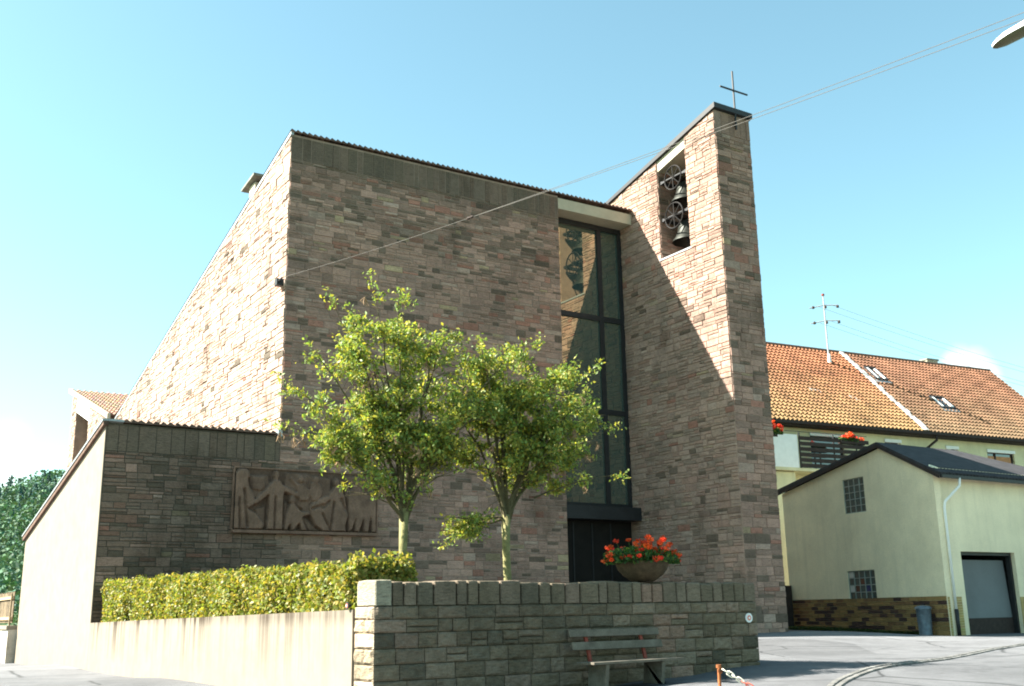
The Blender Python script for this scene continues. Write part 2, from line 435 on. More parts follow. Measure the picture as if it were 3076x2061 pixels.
# wing: white rendered side, stone front is in front_wall
mb = MB()
mb.prism([(XW, YF, .0), (XW, 42.9, .0), (XW, 42.9, wingz(42.9)), (XW, YF, wingz(YF))], (XM - XW - .02, 0, 0))
part(mb, 'wing_wall', M['mortar_dark'], church)
mb = MB()
mb.prism([(XW - .03, YF - .03, .0), (XW - .03, 42.95, .0), (XW - .03, 42.95, wingz(42.95) - .03), (XW - .03, YF - .03, wingz(YF) - .03)], (.03, 0, 0))
part(mb, 'rendered_wing_wall', M['plaster'], church, 'white rendered side wall of the low wing')

def pantile(mb, P, A, S, na, ns, amp=.035, wl=.22, seg=6, thick=.05, step=.0, cols=None, rng=None):
    """sheet of pantiles: P corner at the eave, A along the eave (full vector), S up the slope (full vector)"""
    P, A, S = map(Vector, (P, A, S)); La, Ls = A.length, S.length; a = A.normalized(); s = S.normalized(); n = a.cross(s)
    if n.z < 0: n = -n
    nw = max(1, round(La / wl)); cols_n = nw * seg
    prof = [amp * (math.sin(2 * math.pi * i / seg) + .35 * math.sin(4 * math.pi * i / seg)) for i in range(seg)]
    rows = ns
    for r in range(rows):
        t0, t1 = Ls * r / rows, Ls * (r + 1) / rows + (.03 if r < rows - 1 else 0)
        b = len(mb.v)
        for (t, lift) in ((t0, step + thick), (t1, thick)):
            for i in range(cols_n + 1):
                mb.v.append(tuple(P + a * (La * i / cols_n) + s * t + n * (lift + prof[i % seg])))
        for i in range(cols_n + 1):  # lower lip of the tile row
            mb.v.append(tuple(P + a * (La * i / cols_n) + s * t0 + n * (0 if r == 0 else thick + prof[i % seg] - .01)))
        m_ = cols_n + 1
        for w in range(nw):
            c = cols(w / nw, r / rows, rng) if cols else (1, 1, 1)
            for i in range(w * seg, (w + 1) * seg):
                mb.f.append((b + i, b + i + 1, b + m_ + i + 1, b + m_ + i)); mb.c.append(c)
                mb.f.append((b + 2 * m_ + i, b + 2 * m_ + i + 1, b + i + 1, b + i)); mb.c.append(c)
tv = lambda u, v, r: g3(r.uniform(.7, 1.35))
# main roof: tile field running back, scalloped front edge
mb = MB()
pantile(mb, (XM - .06, YF - .10, mainz(YF - .10) + .02), (XT0 - XM + .06, 0, 0), (0, YB - YF + .3, -SL * (YB - YF + .3)), 0, 60, .035, .2, 6, .06, .02, tv, rg)
roof = part(mb, 'roof', M['tile'], church, 'brown pantile roof with scalloped tile ends along its edge')
mb = MB(); mb.prism([(XM - .05, YF - .06, mainz(YF) - .04), (XM - .05, YB, mainz(YB) - .05), (XM - .05, YB, mainz(YB) + .05), (XM - .05, YF - .06, mainz(YF) + .07)], (.10, 0, 0))
part(mb, 'verge_board', M['zinc'], church)
mb = MB()
pantile(mb, (XW + .45, YF - .10, wingz(YF - .10) - .0), (XM - XW - .55, 0, 0), (0, 12.8, -.182 * 12.8), 0, 34, .035, .2, 6, .06, .02, tv, rg)
part(mb, 'wing_roof', M['tile'], church, 'brown pantile roof of the low wing')
mb = MB(); mb.prism([(XW - .12, YF - .12, wingz(YF) - .08), (XW - .12, 43.1, wingz(43.1) - .16), (XW - .12, 43.1, wingz(43.1) - .02), (XW - .12, YF - .12, wingz(YF) + .03)], (.14, 0, 0))
part(mb, 'wing_verge_board', M['tile'], church)
mb = MB(); mb.prism([(XW - .15, YF - .13, wingz(YF) + .035), (XW - .15, 43.15, wingz(43.1) - .015), (XW - .15, 43.15, wingz(43.1) + .04), (XW - .15, YF - .13, wingz(YF) + .09)], (.58, 0, 0))
part(mb, 'wing_verge_flashing', M['zinc'], church)
mb = MB(); mb.box(XM - .12, YF - .13, 6.86, XM + .01, YF + .1, 7.05); part(mb, 'roof_flashing', M['zinc'], church)

# chimney on the far slope
mb = MB(); mb.box(11.32, 34.45, 15.2, 11.85, 35.05, 16.66); ch = part(mb, 'chimney', M['conc'], church)
mb = MB(); mb.prism([(11.15, 34.15, 16.80), (11.15, 35.5, 16.62), (11.15, 35.5, 16.70), (11.15, 34.15, 16.88)], (.95, 0, 0)); part(mb, 'chimney_cap', M['concg'], ch)

# concrete beam over the entrance recess
mb = MB(); mb.box(XC + .003, YF - .01, 16.36, XT0 - .03, 31.35, 16.79, ); part(mb, 'beam', M['conc'], church, 'pale concrete beam and soffit over the tall window')
# recess jamb + canopy + door
mb = MB(); mb.box(XC, YF + .3, 4.80, XT0 - .02, 31.5, 5.24); mb.box(XC + .02, 30.68, 4.78, XT0 - .01, 31.3, 5.26)
part(mb, 'door_canopy', M['metal'], church, bevel=.01)
d0 = MB(); d0.box(XC, 31.36, .8, XT0, 31.54, 4.78); door = part(d0, 'door', M['black'], church, 'dark double entrance door in deep shade')
for x in (22.6, 23.45, 24.3):
    q = MB(); q.box(x - .03, 31.33, .9, x + .03, 31.36, 4.7); part(q, 'door_batten', M['metal'], door)
q = MB(); q.tube([(23.6, 31.28, 1.9), (23.6, 31.28, 2.5)], .02); part(q, 'door_handle', M['zinc'], door)
# tall window
win = MB()
for (x0, x1, z0, z1) in ((XC, XT0, 16.16, 16.36), (XC, XT0, 5.24, 5.42), (XC, XC + .16, 5.42, 16.16), (XT0 - .17, XT0 - .005, 5.42, 16.16)): win.box(x0, 31.22, z0, x1, 31.45, z1)
fwin = part(win, 'window', M['metal'], church, 'tall dark framed window reflecting the bell tower')
for (x0, x1, z0, z1) in ((24.11, 24.31, 5.42, 16.16), (XC + .16, 24.11, 12.44, 12.64), (24.31, XT0 - .17, 12.44, 12.64), (XC + .16, 24.11, 8.79, 8.97), (24.31, XT0 - .17, 8.79, 8.97)):
    q = MB(); q.box(x0, 31.24, z0, x1, 31.40, z1); part(q, 'mullion' if z1 - z0 > 1 else 'transom', M['metal'], fwin)
for (x0, x1) in ((XC + .16, 24.11), (24.31, XT0 - .17)):
    for (z0, z1) in ((5.42, 8.79), (8.97, 12.44), (12.64, 16.16)):
        q = MB(); q.box(x0, 31.31, z0, x1, 31.34, z1); part(q, 'pane', M['glass'], fwin)

# rear block behind the church: tall opening, monopitch tiled roof rising to the back
chap = MB()
cz = lambda y: 11.23 + (y - 53.5) * (14.32 - 11.23) / 10.4
CX = 11.0
chap.prism([(CX, 54.25, 4), (CX, 59.4, 4), (CX, 59.4, cz(59.4)), (CX, 54.25, cz(54.25))], (6, 0, 0))
chap.prism([(CX, 63.1, 4), (CX, 64.6, 4), (CX, 64.6, cz(64.6)), (CX, 63.1, cz(63.1))], (6, 0, 0))
chap.prism([(CX + 1.4, 59.4, 4), (CX + 1.4, 63.1, 4), (CX + 1.4, 63.1, cz(63.1) - .05), (CX + 1.4, 59.4, cz(59.4) - .05)], (4.6, 0, 0))
part(chap, 'chapel_wall', M['mortar'], church)
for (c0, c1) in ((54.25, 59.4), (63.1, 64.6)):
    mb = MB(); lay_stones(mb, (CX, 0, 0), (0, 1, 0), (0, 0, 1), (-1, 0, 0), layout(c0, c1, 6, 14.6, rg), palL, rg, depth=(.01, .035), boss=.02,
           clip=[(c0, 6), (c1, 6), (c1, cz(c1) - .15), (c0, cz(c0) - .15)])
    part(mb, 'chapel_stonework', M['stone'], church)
mb = MB(); mb.prism([(CX - .02, 59.4, cz(59.4) - 1.05), (CX - .02, 63.1, cz(63.1) - 1.05), (CX - .02, 63.1, cz(63.1) - .14), (CX - .02, 59.4, cz(59.4) - .14)], (.3, 0, 0)); part(mb, 'chapel_lintel', M['white'], church)
mb = MB(); pantile(mb, (CX - .15, 53.9, cz(53.9) - .02), (7, 0, 0), (0, 10.9, 10.9 * (14.32 - 11.23) / 10.4), 0, 18, .05, .34, 6, .06, .06, lambda u, v, r: tuple(a * r.uniform(.8, 1.25) for a in (1.5, 1.6, 1.5)), rg)
part(mb, 'chapel_roof', M['tile'], church, 'lighter pantile roof of the rear block')
mb = MB(); mb.prism([(CX - .22, 53.8, cz(53.8) - .16), (CX - .22, 64.9, cz(64.9) - .16), (CX - .22, 64.9, cz(64.9) + .1), (CX - .22, 53.8, cz(53.8) + .1)], (.16, 0, 0)); part(mb, 'chapel_verge_board', M['conc'], church)

# ------------------------------------------------------------------ BELL TOWER
tower = thing('bell_tower', 'slim sandstone bell tower with sloping dark roof, open bell slot and cross', 'bell tower', (26.2, 28.7, 0))
TY0, TY1 = 25.56, 32.2; tz = lambda y: 19.25 - .2475 * (y - TY0)
mb = MB()
def tp(y0, y1, z0, z1f=None, x0=XT0, x1=XT1):
    f = z1f or tz; mb.prism([(x0, y0, z0), (x0, y1, z0), (x0, y1, f(y1)), (x0, y0, f(y0))], (x1 - x0, 0, 0))
tp(TY0, 27.2, .2); tp(28.83, TY1, .2); tp(27.2, 28.83, .2, lambda y: 14.42)
part(mb, 'wall_core', M['mortar'], tower)
mb = MB(); tp(27.2, 28.83, 14.42, x0=XT1 - .25); part(mb, 'bell_slot_back', M['brownwood'], tower)  # dark colour here paints the deep shade inside the slot
mb = MB(); mb.prism([(XT0 + .02, 27.2, tz(27.2) - .45), (XT0 + .02, 28.83, tz(28.83) - .45), (XT0 + .02, 28.83, tz(28.83) - .03), (XT0 + .02, 27.2, tz(27.2) - .03)], (XT1 - .25 - XT0 - .02, 0, 0))
part(mb, 'bell_slot_lintel', M['conc'], tower)
mb = MB(); mb.prism([(XT0 - .05, 27.12, 14.37), (XT0 - .05, 28.9, 14.37), (XT0 - .05, 28.9, 14.43), (XT0 - .05, 27.12, 14.43)], (.35, 0, 0)); part(mb, 'bell_slot_sill', M['zinc'], tower)
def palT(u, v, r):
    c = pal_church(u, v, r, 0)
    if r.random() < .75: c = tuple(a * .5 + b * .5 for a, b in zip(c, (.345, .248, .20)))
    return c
def palTF(u, v, r):
    return pal_church(u, v, r, .35 if v > 17.8 else (.2 if r.random() < .25 else 0))
mb = MB()
lay_stones(mb, (XT0, 0, 0), (0, 1, 0), (0, 0, 1), (-1, 0, 0), layout(TY0, 31.22, .6, 19.3, rg, band=(.17, .29), lens=(.22, .68)), palT, rg, depth=(.01, .04), boss=.025,
           clip=[(TY0, .6), (31.22, .6), (31.22, tz(31.22) - .05), (TY0, tz(TY0) - .05)], holes=[(27.2, 14.42, 28.83, 20)])
lay_stones(mb, (XT0, 0, 0), (0, 1, 0), (0, 0, 1), (-1, 0, 0), layout(31.22, TY1, 16.7, 18.2, rg), palT, rg, clip=[(31.22, 16.7), (TY1, 16.7), (TY1, tz(TY1) - .05), (31.22, tz(31.22) - .05)])
fz = []
u = XT0
while u < XT1:
    w = min(rg.uniform(.2, .42), XT1 - u); fz.append((u, 18.35, u + w, 19.2)); u += w
lay_stones(mb, (0, TY0, 0), (1, 0, 0), (0, 0, 1), (0, -1, 0), layout(XT0, XT1, .6, 18.35, rg, band=(.19, .33), lens=(.28, .75), split=.42) + fz, palTF, rg, depth=(.01, .035))
lay_stones(mb, (0, 28.83, 0), (1, 0, 0), (0, 0, 1), (0, -1, 0), layout(XT0, XT1 - .25, 14.43, 18.0, rg, lens=(.3, .6)), pal_church, rg)
lay_stones(mb, (XT1, 0, 0), (0, 1, 0), (0, 0, 1), (1, 0, 0), layout(TY0, TY1, .6, 19.3, rg), palT, rg, clip=[(TY0, .6), (TY1, .6), (TY1, tz(TY1) - .05), (TY0, tz(TY0) - .05)])
part(mb, 'stone_wall', M['stone'], tower, 'tower masonry of pink and grey sandstone blocks')
mb = MB(); mb.prism([(XT0 - .1, TY0 - .14, tz(TY0) + .0), (XT0 - .1, TY1 + .1, tz(TY1) + .0), (XT0 - .1, TY1 + .1, tz(TY1) + .13), (XT0 - .1, TY0 - .14, tz(TY0) + .2)], (XT1 - XT0 + .18, 0, 0))
part(mb, 'tower_roof', M['metal'], tower)
mb = MB(); mb.box(26.265, 25.435, 18.62, 26.315, 25.485, 20.98); mb.box(26.25, 25.46, 18.75, 26.33, 25.56, 18.85); mb.box(25.62, 25.438, 20.17, 27.0, 25.482, 20.222)
part(mb, 'cross', M['metal'], tower, 'thin dark metal cross on the tower top')

def bell(z, r, yc=28.05, xc=26.02):
    b = thing('church_bell', 'dark bronze bell %s in the slot of the tower' % ('hanging higher' if z > 16 else 'hanging lower'), 'bell', (xc, yc, z + r * 1.5), 'bells in the tower slot')
    prof = [(r, z), (r * .97, z + .06), (r * .80, z + r * .30), (r * .64, z + r * .75), (r * .58, z + r * 1.15), (r * .45, z + r * 1.32), (.05, z + r * 1.40)]
    q = MB(); q.lathe(xc, yc, prof, 36); q.lathe(xc, yc, [(p[0] * .93, p[1] + .01) for p in prof][::-1], 36); part(q, 'bell_body', M['brass'], b, smooth=True)
    q = MB(); q.box(xc - r * 1.05, yc - .09, z + r * 1.40, xc + r * .85, yc + .09, z + r * 1.66); part(q, 'yoke', M['black'], b, bevel=.01)
    q = MB(); pts = [(xc - r * 1.08, yc + r * .8 * math.cos(a), z + r * 1.5 + r * .8 * math.sin(a)) for a in [i * math.pi / 14 for i in range(29)]]; q.tube(pts, .03, 6, cap=False)
    for a in (0, math.pi / 4, math.pi / 2, math.pi * .75): q.tube([(xc - r * 1.08, yc + r * .8 * math.cos(a), z + r * 1.5 + r * .8 * math.sin(a)), (xc - r * 1.08, yc - r * .8 * math.cos(a), z + r * 1.5 - r * .8 * math.sin(a))], .02, 5)
    part(q, 'bell_wheel', M['black'], b)
    q = MB(); q.tube([(xc, yc, z + r * 1.2), (xc, yc, z + .02), (xc, yc, z - .08)], [.02, .05, .05], 8); part(q, 'clapper', M['metal'], b)
bell(16.62, .58); bell(15.02, .62)
mb = MB()
for z in (16.5 + .95, 14.9 + 1.03):
    mb = MB(); mb.box(25.40, 27.3, z, 26.75, 27.42, z + .12); mb.box(25.40, 28.7, z, 26.75, 28.82, z + .12)
    mb.box(25.40, 27.42, z + .02, 25.50, 28.7, z + .10)
    part(mb, 'bell_frame', M['metal'], tower)

# ------------------------------------------------------------------ RELIEF PANEL (generic carved figures)
def relief():
    W, Hh = 4.55, 1.80; nx, nz = 260, 110
    def inpoly(P, x, y):
        ins = False; j = len(P) - 1
        for i in range(len(P)):
            if (P[i][1] > y) != (P[j][1] > y) and x < (P[j][0] - P[i][0]) * (y - P[i][1]) / (P[j][1] - P[i][1]) + P[i][0]: ins = not ins
            j = i
        return ins
    polys = [
        (.95, [(0, .08), (.05, .06), (.08, .12), (.095, .3), (.12, .42), (.14, .55), (.12, .62), (.085, .66), (.14, .72), (.20, .9), (.19, 1), (0, 1)]),
        (.75, [(.11, .12), (.19, .14), (.20, .30), (.17, .36), (.12, .34)]),
        (1.0, [(.255, .17), (.30, .18), (.335, .30), (.325, .45), (.325, 1), (.215, 1), (.225, .60), (.225, .42), (.14, .60), (.115, .55), (.20, .34)]),
        (.9, [(.31, .24), (.37, .30), (.43, .38), (.43, .45), (.37, .40), (.32, .36)]),
        (.9, [(.37, .56), (.405, .55), (.43, .62), (.455, .68), (.51, .68), (.51, .74), (.47, .76), (.46, .80), (.50, 1), (.455, 1), (.44, .87), (.405, 1), (.385, 1), (.375, .88), (.36, 1), (.335, 1), (.345, .75)]),
        (.8, [(.38, .10), (.42, .22), (.46, .22), (.47, .08), (.49, .10), (.48, .26), (.52, .34), (.50, .50), (.44, .50), (.42, .38), (.41, .26), (.365, .14)]),
        (.95, [(.52, .54), (.56, .50), (.60, .42), (.64, .40), (.68, .24), (.72, .22), (.755, .36), (.77, .50), (.785, .72), (.77, .9), (.775, 1), (.61, 1), (.55, .90), (.515, .74), (.51, .62)]),
        (.8, [(.51, .20), (.55, .16), (.59, .22), (.60, .36), (.57, .48), (.53, .50), (.51, .40)]),
        (.85, [(.79, .32), (.83, .20), (.87, .22), (.90, .34), (.97, .26), (1, .30), (1, 1), (.965, 1), (.955, .72), (.94, 1), (.905, 1), (.90, .78), (.87, 1), (.835, .98), (.845, .75), (.82, .95), (.79, 1), (.785, .6)])]
    low_polys = [[(.09, .12), (.22, .10), (.24, .32), (.17, .45), (.12, .50)], [(.14, .66), (.21, .60), (.21, .95), (.19, .97)], [(.335, .50), (.36, .55), (.345, .95), (.33, .98)], [(.34, .04), (.50, .04), (.54, .30), (.50, .60), (.44, .62), (.37, .45), (.33, .28)],
                 [(.50, .06), (.66, .10), (.66, .38), (.56, .52), (.50, .55)], [(.45, .58), (.53, .55), (.52, .70), (.47, .70)], [(.75, .20), (.80, .16), (.80, .40), (.785, .5)], [(.74, .04), (1, .04), (1, .30), (.9, .34), (.8, .2)], [(.46, .78), (.50, .80), (.56, .95), (.60, 1), (.51, 1)]]
    heads = [(.05, .10, .045, .10), (.275, .10, .018, .09), (.387, .49, .024, .075), (.445, .14, .02, .07), (.55, .14, .022, .07), (.70, .17, .022, .085), (.86, .17, .022, .08), (.935, .20, .02, .07)]
    grooves = [((.53, .62), (.60, .56), .010), ((.60, .60), (.645, .50), .010), ((.735, .45), (.765, .62), .012), ((.27, .45), (.27, .98), .006), ((.60, .70), (.66, .98), .006), ((.68, .5), (.66, .95), .006), ((.06, .35), (.09, .95), .007), ((.03, .5), (.04, .98), .006)]
    P = np.zeros((nz + 1, nx + 1))
    for j in range(nz + 1):
        v = 1 - j / nz
        for i in range(nx + 1):
            u = i / nx; h = 0
            for (a, pl) in polys:
                if inpoly(pl, u, v): h = max(h, a)
            if h == 0:
                for pl in low_polys:
                    if inpoly(pl, u, v): h = .42
            for (hx, hy, rx, ry) in heads:
                q = ((u - hx) / rx) ** 2 + ((v - hy) / ry) ** 2
                if q < 1: h = max(h, .6 + .45 * math.sqrt(1 - q))
            for (a, b, wd) in grooves:
                dx, dy = b[0] - a[0], b[1] - a[1]; t = max(0, min(1, ((u - a[0]) * dx + (v - a[1]) * dy) / (dx * dx + dy * dy)))
                if math.hypot(u - a[0] - dx * t, (v - a[1] - dy * t) * .4) < wd: h *= .45
            h *= 1 - .10 * abs(math.sin(u * 95 + 2.5 * math.sin(v * 5 + u * 8))) - .06 * (1 - v)
            P[j, i] = h
    Q = P.copy()
    for _ in range(4):
        Q[1:-1, 1:-1] = (Q[1:-1, 1:-1] * 2 + Q[:-2, 1:-1] + Q[2:, 1:-1] + Q[1:-1, :-2] + Q[1:-1, 2:]) / 6
    Q += NR.normal(0, .01, Q.shape)
    mb = MB(); x0, z0, yb = 9.80, 4.05, YF - .02
    vs = [(x0 + W * i / nx, yb - .19 * Q[j, i], z0 + Hh * j / nz) for j in range(nz + 1) for i in range(nx + 1)]
    for j in range(nz):
        for i in range(nx):
            k = Q[j:j + 2, i:i + 2].mean(); c = .55 + .45 * min(1, k * 1.25)   # shade of the sunk ground painted in: darker where the carving lies deeper
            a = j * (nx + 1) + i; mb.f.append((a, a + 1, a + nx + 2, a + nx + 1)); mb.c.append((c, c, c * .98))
    mb.v = vs
    r = thing('stone_relief', 'wide carved red sandstone relief of robed figures set in the dark church wall', 'relief', (12, YF, 4.9))
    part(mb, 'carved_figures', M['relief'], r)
    q = MB(); q.box(x0 - .03, YF - .2, z0 - .09, x0 + W + .03, YF + .02, z0 - .003); q.box(x0 - .02, YF - .06, z0 + Hh + .003, x0 + W + .02, YF + .02, z0 + Hh + .05)
    q.box(x0 - .05, YF - .10, z0, x0 - .003, YF + .02, z0 + Hh); q.box(x0 + W + .003, YF - .12, z0, x0 + W + .05, YF + .02, z0 + Hh)
    part(q, 'relief_frame', M['relief'], r)
relief()

# ------------------------------------------------------------------ FRONT STONE WALL
wall = thing('stone_wall', 'low dark weathered sandstone block wall with upright capping stones behind the bench', 'stone wall', (9.6, 13.3, .4))
WX0, WX1, WY0, WY1 = 6.13, 13.05, 13.0, 13.61
mb = MB(); mb.box(WX0 + .03, WY0 + .03, -.1, WX1 - .03, WY1 - .02, 1.93); mb.box(WX1 - .55, WY1 - .02, .1, WX1 - .03, 20, 1.93); part(mb, 'wall_core', M['mortar_dark'], wall)
rw = random.Random(21)
def palW(u, v, r):
    x = r.random(); k = r.uniform(.8, 1.2)
    c = (.150, .120, .085) if x < .55 else ((.180, .142, .105) if x < .80 else ((.205, .152, .115) if x < .92 else (.112, .095, .070)))
    if 10.6 < u < 11.3 and r.random() < .55: c = (.27, .18, .135)
    return tuple(a * k for a in c)
def block(mb, O, U, V, Nn, a, b, c, d, T, col, r, rough=.010):
    """one rough block: rounded, slightly bowed front, with real thickness T behind it"""
    O, U, V, Nn = map(Vector, (O, U, V, Nn)); n = 7; vs = []
    w, h = c - a, d - b; ph = [r.uniform(0, 6.28) for _ in range(6)]
    for j in range(n + 1):
        for i in range(n + 1):
            s, t = i / n, j / n
            e = min(s * w, (1 - s) * w, t * h, (1 - t) * h); q = min(1, e / .028)
            dep = .022 * math.sqrt(max(0, 1 - (1 - q) ** 2)) + rough * (math.sin(s * 5 + ph[0]) * math.sin(t * 4 + ph[1]) + .6 * math.sin(s * 11 + ph[2]) * math.sin(t * 9 + ph[3])) * q
            vs.append(O + U * (a + w * s + r.uniform(-.002, .002)) + V * (b + h * t + r.uniform(-.002, .002)) + Nn * dep)
    fs = [(j * (n + 1) + i, j * (n + 1) + i + 1, (j + 1) * (n + 1) + i + 1, (j + 1) * (n + 1) + i) for j in range(n) for i in range(n)]
    ring = [i for i in range(n + 1)] + [j * (n + 1) + n for j in range(1, n + 1)] + [n * (n + 1) + i for i in range(n - 1, -1, -1)] + [j * (n + 1) for j in range(n - 1, 0, -1)]
    base = len(vs); vs += [vs[i] - Nn * (T + (vs[i] - O).dot(Nn)) for i in ring]; m_ = len(ring)
    fs += [(ring[(k + 1) % m_], ring[k], base + k, base + (k + 1) % m_) for k in range(m_)]
    fs.append(tuple(base + k for k in range(m_))[::-1])
    if U.cross(V).dot(Nn) < 0: fs = [f[::-1] for f in fs]
    mb.mesh(vs, fs, col)
courses = [1.70 - x for x in (0, .17, .345, .545, .745, .95, 1.15, 1.35)]
mbw = MB(); gp = .005
for k in range(len(courses) - 1):
    z1, z0 = courses[k], courses[k + 1]; u = WX0
    while u < WX1 - .01:
        w = rw.uniform(.22, .50)
        if WX1 - u - w < .18: w = WX1 - u
        if rw.random() < .10 and z1 - z0 > .17:
            zm = z0 + (z1 - z0) * rw.uniform(.35, .65)
            for (p, q) in ((z0, zm), (zm, z1)): block(mbw, (0, WY0, 0), (1, 0, 0), (0, 0, 1), (0, -1, 0), u + gp, p + gp, u + w - gp, q - gp, .1, palW(u, p, rw), rw)
        else: block(mbw, (0, WY0, 0), (1, 0, 0), (0, 0, 1), (0, -1, 0), u + gp, z0 + gp, u + w - gp, z1 - gp, .1, palW(u, z0, rw), rw)
        u += w
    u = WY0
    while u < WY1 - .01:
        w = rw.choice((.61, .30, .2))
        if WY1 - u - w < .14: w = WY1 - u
        c = tuple(x * 1.9 for x in palW(u, z0, rw)); block(mbw, (WX0, 0, 0), (0, 1, 0), (0, 0, 1), (-1, 0, 0), u + gp, z0 + gp, u + w - gp, z1 - gp, .1, c, rw)  # end-face blocks brightened in colour to stand for sun on that side
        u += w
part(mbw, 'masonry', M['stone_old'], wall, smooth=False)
mbc = MB(); u = WX0
while u < WX1 - .01:
    w = rw.uniform(.15, .36)
    if WX1 - u - w < .13: w = WX1 - u
    h = 2.03 + rw.uniform(-.015, .02) - .006 * (u - WX0)
    c = palW(u, 2, rw)
    if u == WX0: c = (.26, .24, .18); w = .26
    T = .60; g_ = .009
    # upright capping stone with rounded arrises
    n = 6
    O = Vector((u + g_, WY0 - .012 - rw.uniform(0, .012), 1.712)); Wd, Hd = w - 2 * g_, h - 1.712
    pr = [(0, 0), (0, Hd - .03), (.008, Hd - .01), (.03, Hd), (T * .5, Hd + rw.uniform(0, .015)), (T - .03, Hd), (T, Hd - .03), (T, 0)]
    vs = []; xs = [0, .012, .5 * Wd, Wd - .012, Wd]; dx = [.02, .004, 0, .004, .02]
    for i, x in enumerate(xs):
        for (yy, zz) in pr:
            k_ = dx[i]; vs.append((O.x + x, O.y + yy + (k_ if yy < .1 else (-k_ if yy > T - .1 else 0)) + rw.uniform(-.003, .003), O.z + max(0, zz - (k_ if zz > .1 else 0)) + rw.uniform(-.004, .004)))
    m_ = len(pr); fs = []
    for i in range(len(xs) - 1):
        for j in range(m_ - 1):
            fs.append((i * m_ + j, (i + 1) * m_ + j, (i + 1) * m_ + j + 1, i * m_ + j + 1))
    fs.append(tuple(range(m_))); fs.append(tuple((len(xs) - 1) * m_ + j for j in range(m_))[::-1])
    mbc.mesh(vs, fs, c); u += w
u = WY1 + .02
while u < 19.9:
    w = rw.uniform(.2, .36); mbc.box(WX1 - .58, u + .008, 1.712, WX1, u + w - .008, 2.0 + rw.uniform(-.01, .01), palW(u, 2, rw)); u += w
part(mbc, 'capping', M['stone_old'], wall, 'row of upright capping stones with sunlit tops')

# terrace soil behind it (structure) and white retaining wall on the left
mb = MB(); mb.box(6.4, 13.62, .3, 12.5, 30.45, 1.42); o = mb.link('terrace_ground', M['soil']); tag(o, kind='structure')
ret = thing('retaining_wall', 'long white rendered retaining wall with dark rain streaks below the hedge', 'wall', (6.25, 22, .3))
rt = lambda y: 1.665 - .0095 * (y - 13.6)
mb = MB(); mb.prism([(XW - .03, 13.62, -.1), (XW - .03, YF - .04, -.1), (XW - .03, YF - .04, rt(YF)), (XW - .03, 13.62, rt(13.62))], (.28, 0, 0)); part(mb, 'wall_body', M['plaster'], ret)

# round marker plates on the wall
def plate(x, y, z, ax, r, label, ring):
    o = thing('round_plate', label, 'marker', (x, y, z))
    def disc(mb, rr, dep0, dep1):
        pts = [(math.cos(a) * rr, math.sin(a) * rr) for a in [2 * math.pi * k / 28 for k in range(28)]]
        if ax == 'y': mb.prism([(x + p[0], y - dep0, z + p[1]) for p in pts], (0, -(dep1 - dep0), 0))
        else: mb.prism([(x - dep0, y + p[0], z + p[1]) for p in pts], (-(dep1 - dep0), 0, 0))
    q = MB(); disc(q, r, .03, .045); part(q, 'plate', M['white'] if ring else M['metal'], o)
    q = MB(); disc(q, r * .55, .0455, .048); part(q, 'red_ring', M['plastic_r'], o)
    q = MB(); disc(q, r * .25, .0485, .051); part(q, 'plate_centre', M['white'], o)
    q = MB(); disc(q, .015, -.02, .03); part(q, 'bolt', M['metal'], o)
plate(12.83, 13.0, 1.44, 'y', .075, 'small white round plate with red ring near the right end of the stone wall', True)
plate(6.10, 13.72, 1.72, 'x', .05, 'small dark round reflector at the left corner of the stone wall', False)

# ------------------------------------------------------------------ FOLIAGE helpers
def leaves(cent, size, cols, droop=.3, tall=1.6, nrm=None):
    """many folded leaves, returns an MB; cent (N,3), size (N,), cols (N,3)"""
    n = len(cent); mb = MB()
    d = NR.normal(0, 1, (n, 3)); d[:, 2] -= droop
    if nrm is not None: d += nrm * .5
    d /= np.linalg.norm(d, axis=1)[:, None]
    r = NR.normal(0, 1, (n, 3))
    if nrm is not None: r = np.cross(d, nrm + NR.normal(0, .55, (n, 3)))
    else: r = np.cross(d, np.array([0, 0, 1.]) + r * .8)
    r /= np.linalg.norm(r, axis=1)[:, None] + 1e-9
    up = np.cross(r, d); s = size[:, None]
    p0 = cent - d * s * tall * .5; p1 = cent + r * s * .5 + up * s * .12; p2 = cent + d * s * tall * .5; p3 = cent - r * s * .5 + up * s * .12
    v = np.stack([p0, p1, p2, p3], 1).reshape(-1, 3)
    return v, cols
def link_leaves(v, cols, name, m, parent=None, off=(0, 0, 0)):
    n = len(v) // 4; me = bpy.data.meshes.new(name)
    me.vertices.add(len(v)); me.vertices.foreach_set('co', (v - np.array(off)).astype(np.float32).ravel())
    b = np.arange(n)[:, None] * 4
    idx = np.concatenate([b + 0, b + 1, b + 2, b + 0, b + 2, b + 3], 1).astype(np.int32).ravel()
    me.loops.add(n * 6); me.loops.foreach_set('vertex_index', idx)
    me.polygons.add(n * 2); me.polygons.foreach_set('loop_start', (np.arange(n * 2) * 3).astype(np.int32))
    me.update(calc_edges=True)
    at = me.attributes.new('tint', 'FLOAT_COLOR', 'FACE'); a = np.ones((n * 2, 4), np.float32); a[:, :3] = np.repeat(cols, 2, 0); at.data.foreach_set('color', a.ravel())
    me.materials.append(m); me.validate(clean_customdata=False)
    o = bpy.data.objects.new(name, me); C.objects.link(o)
    if parent: o.parent = parent
    return o
def greens(n, base, yellow=.2, ycol=(.30, .28, .04), var=.25):
    c = np.array(base)[None, :] * NR.uniform(1 - var, 1 + var, (n, 1)) * NR.uniform(.92, 1.08, (n, 3))
    y = NR.random(n) < yellow; c[y] = np.array(ycol)[None, :] * NR.uniform(.8, 1.15, (y.sum(), 1)); return c

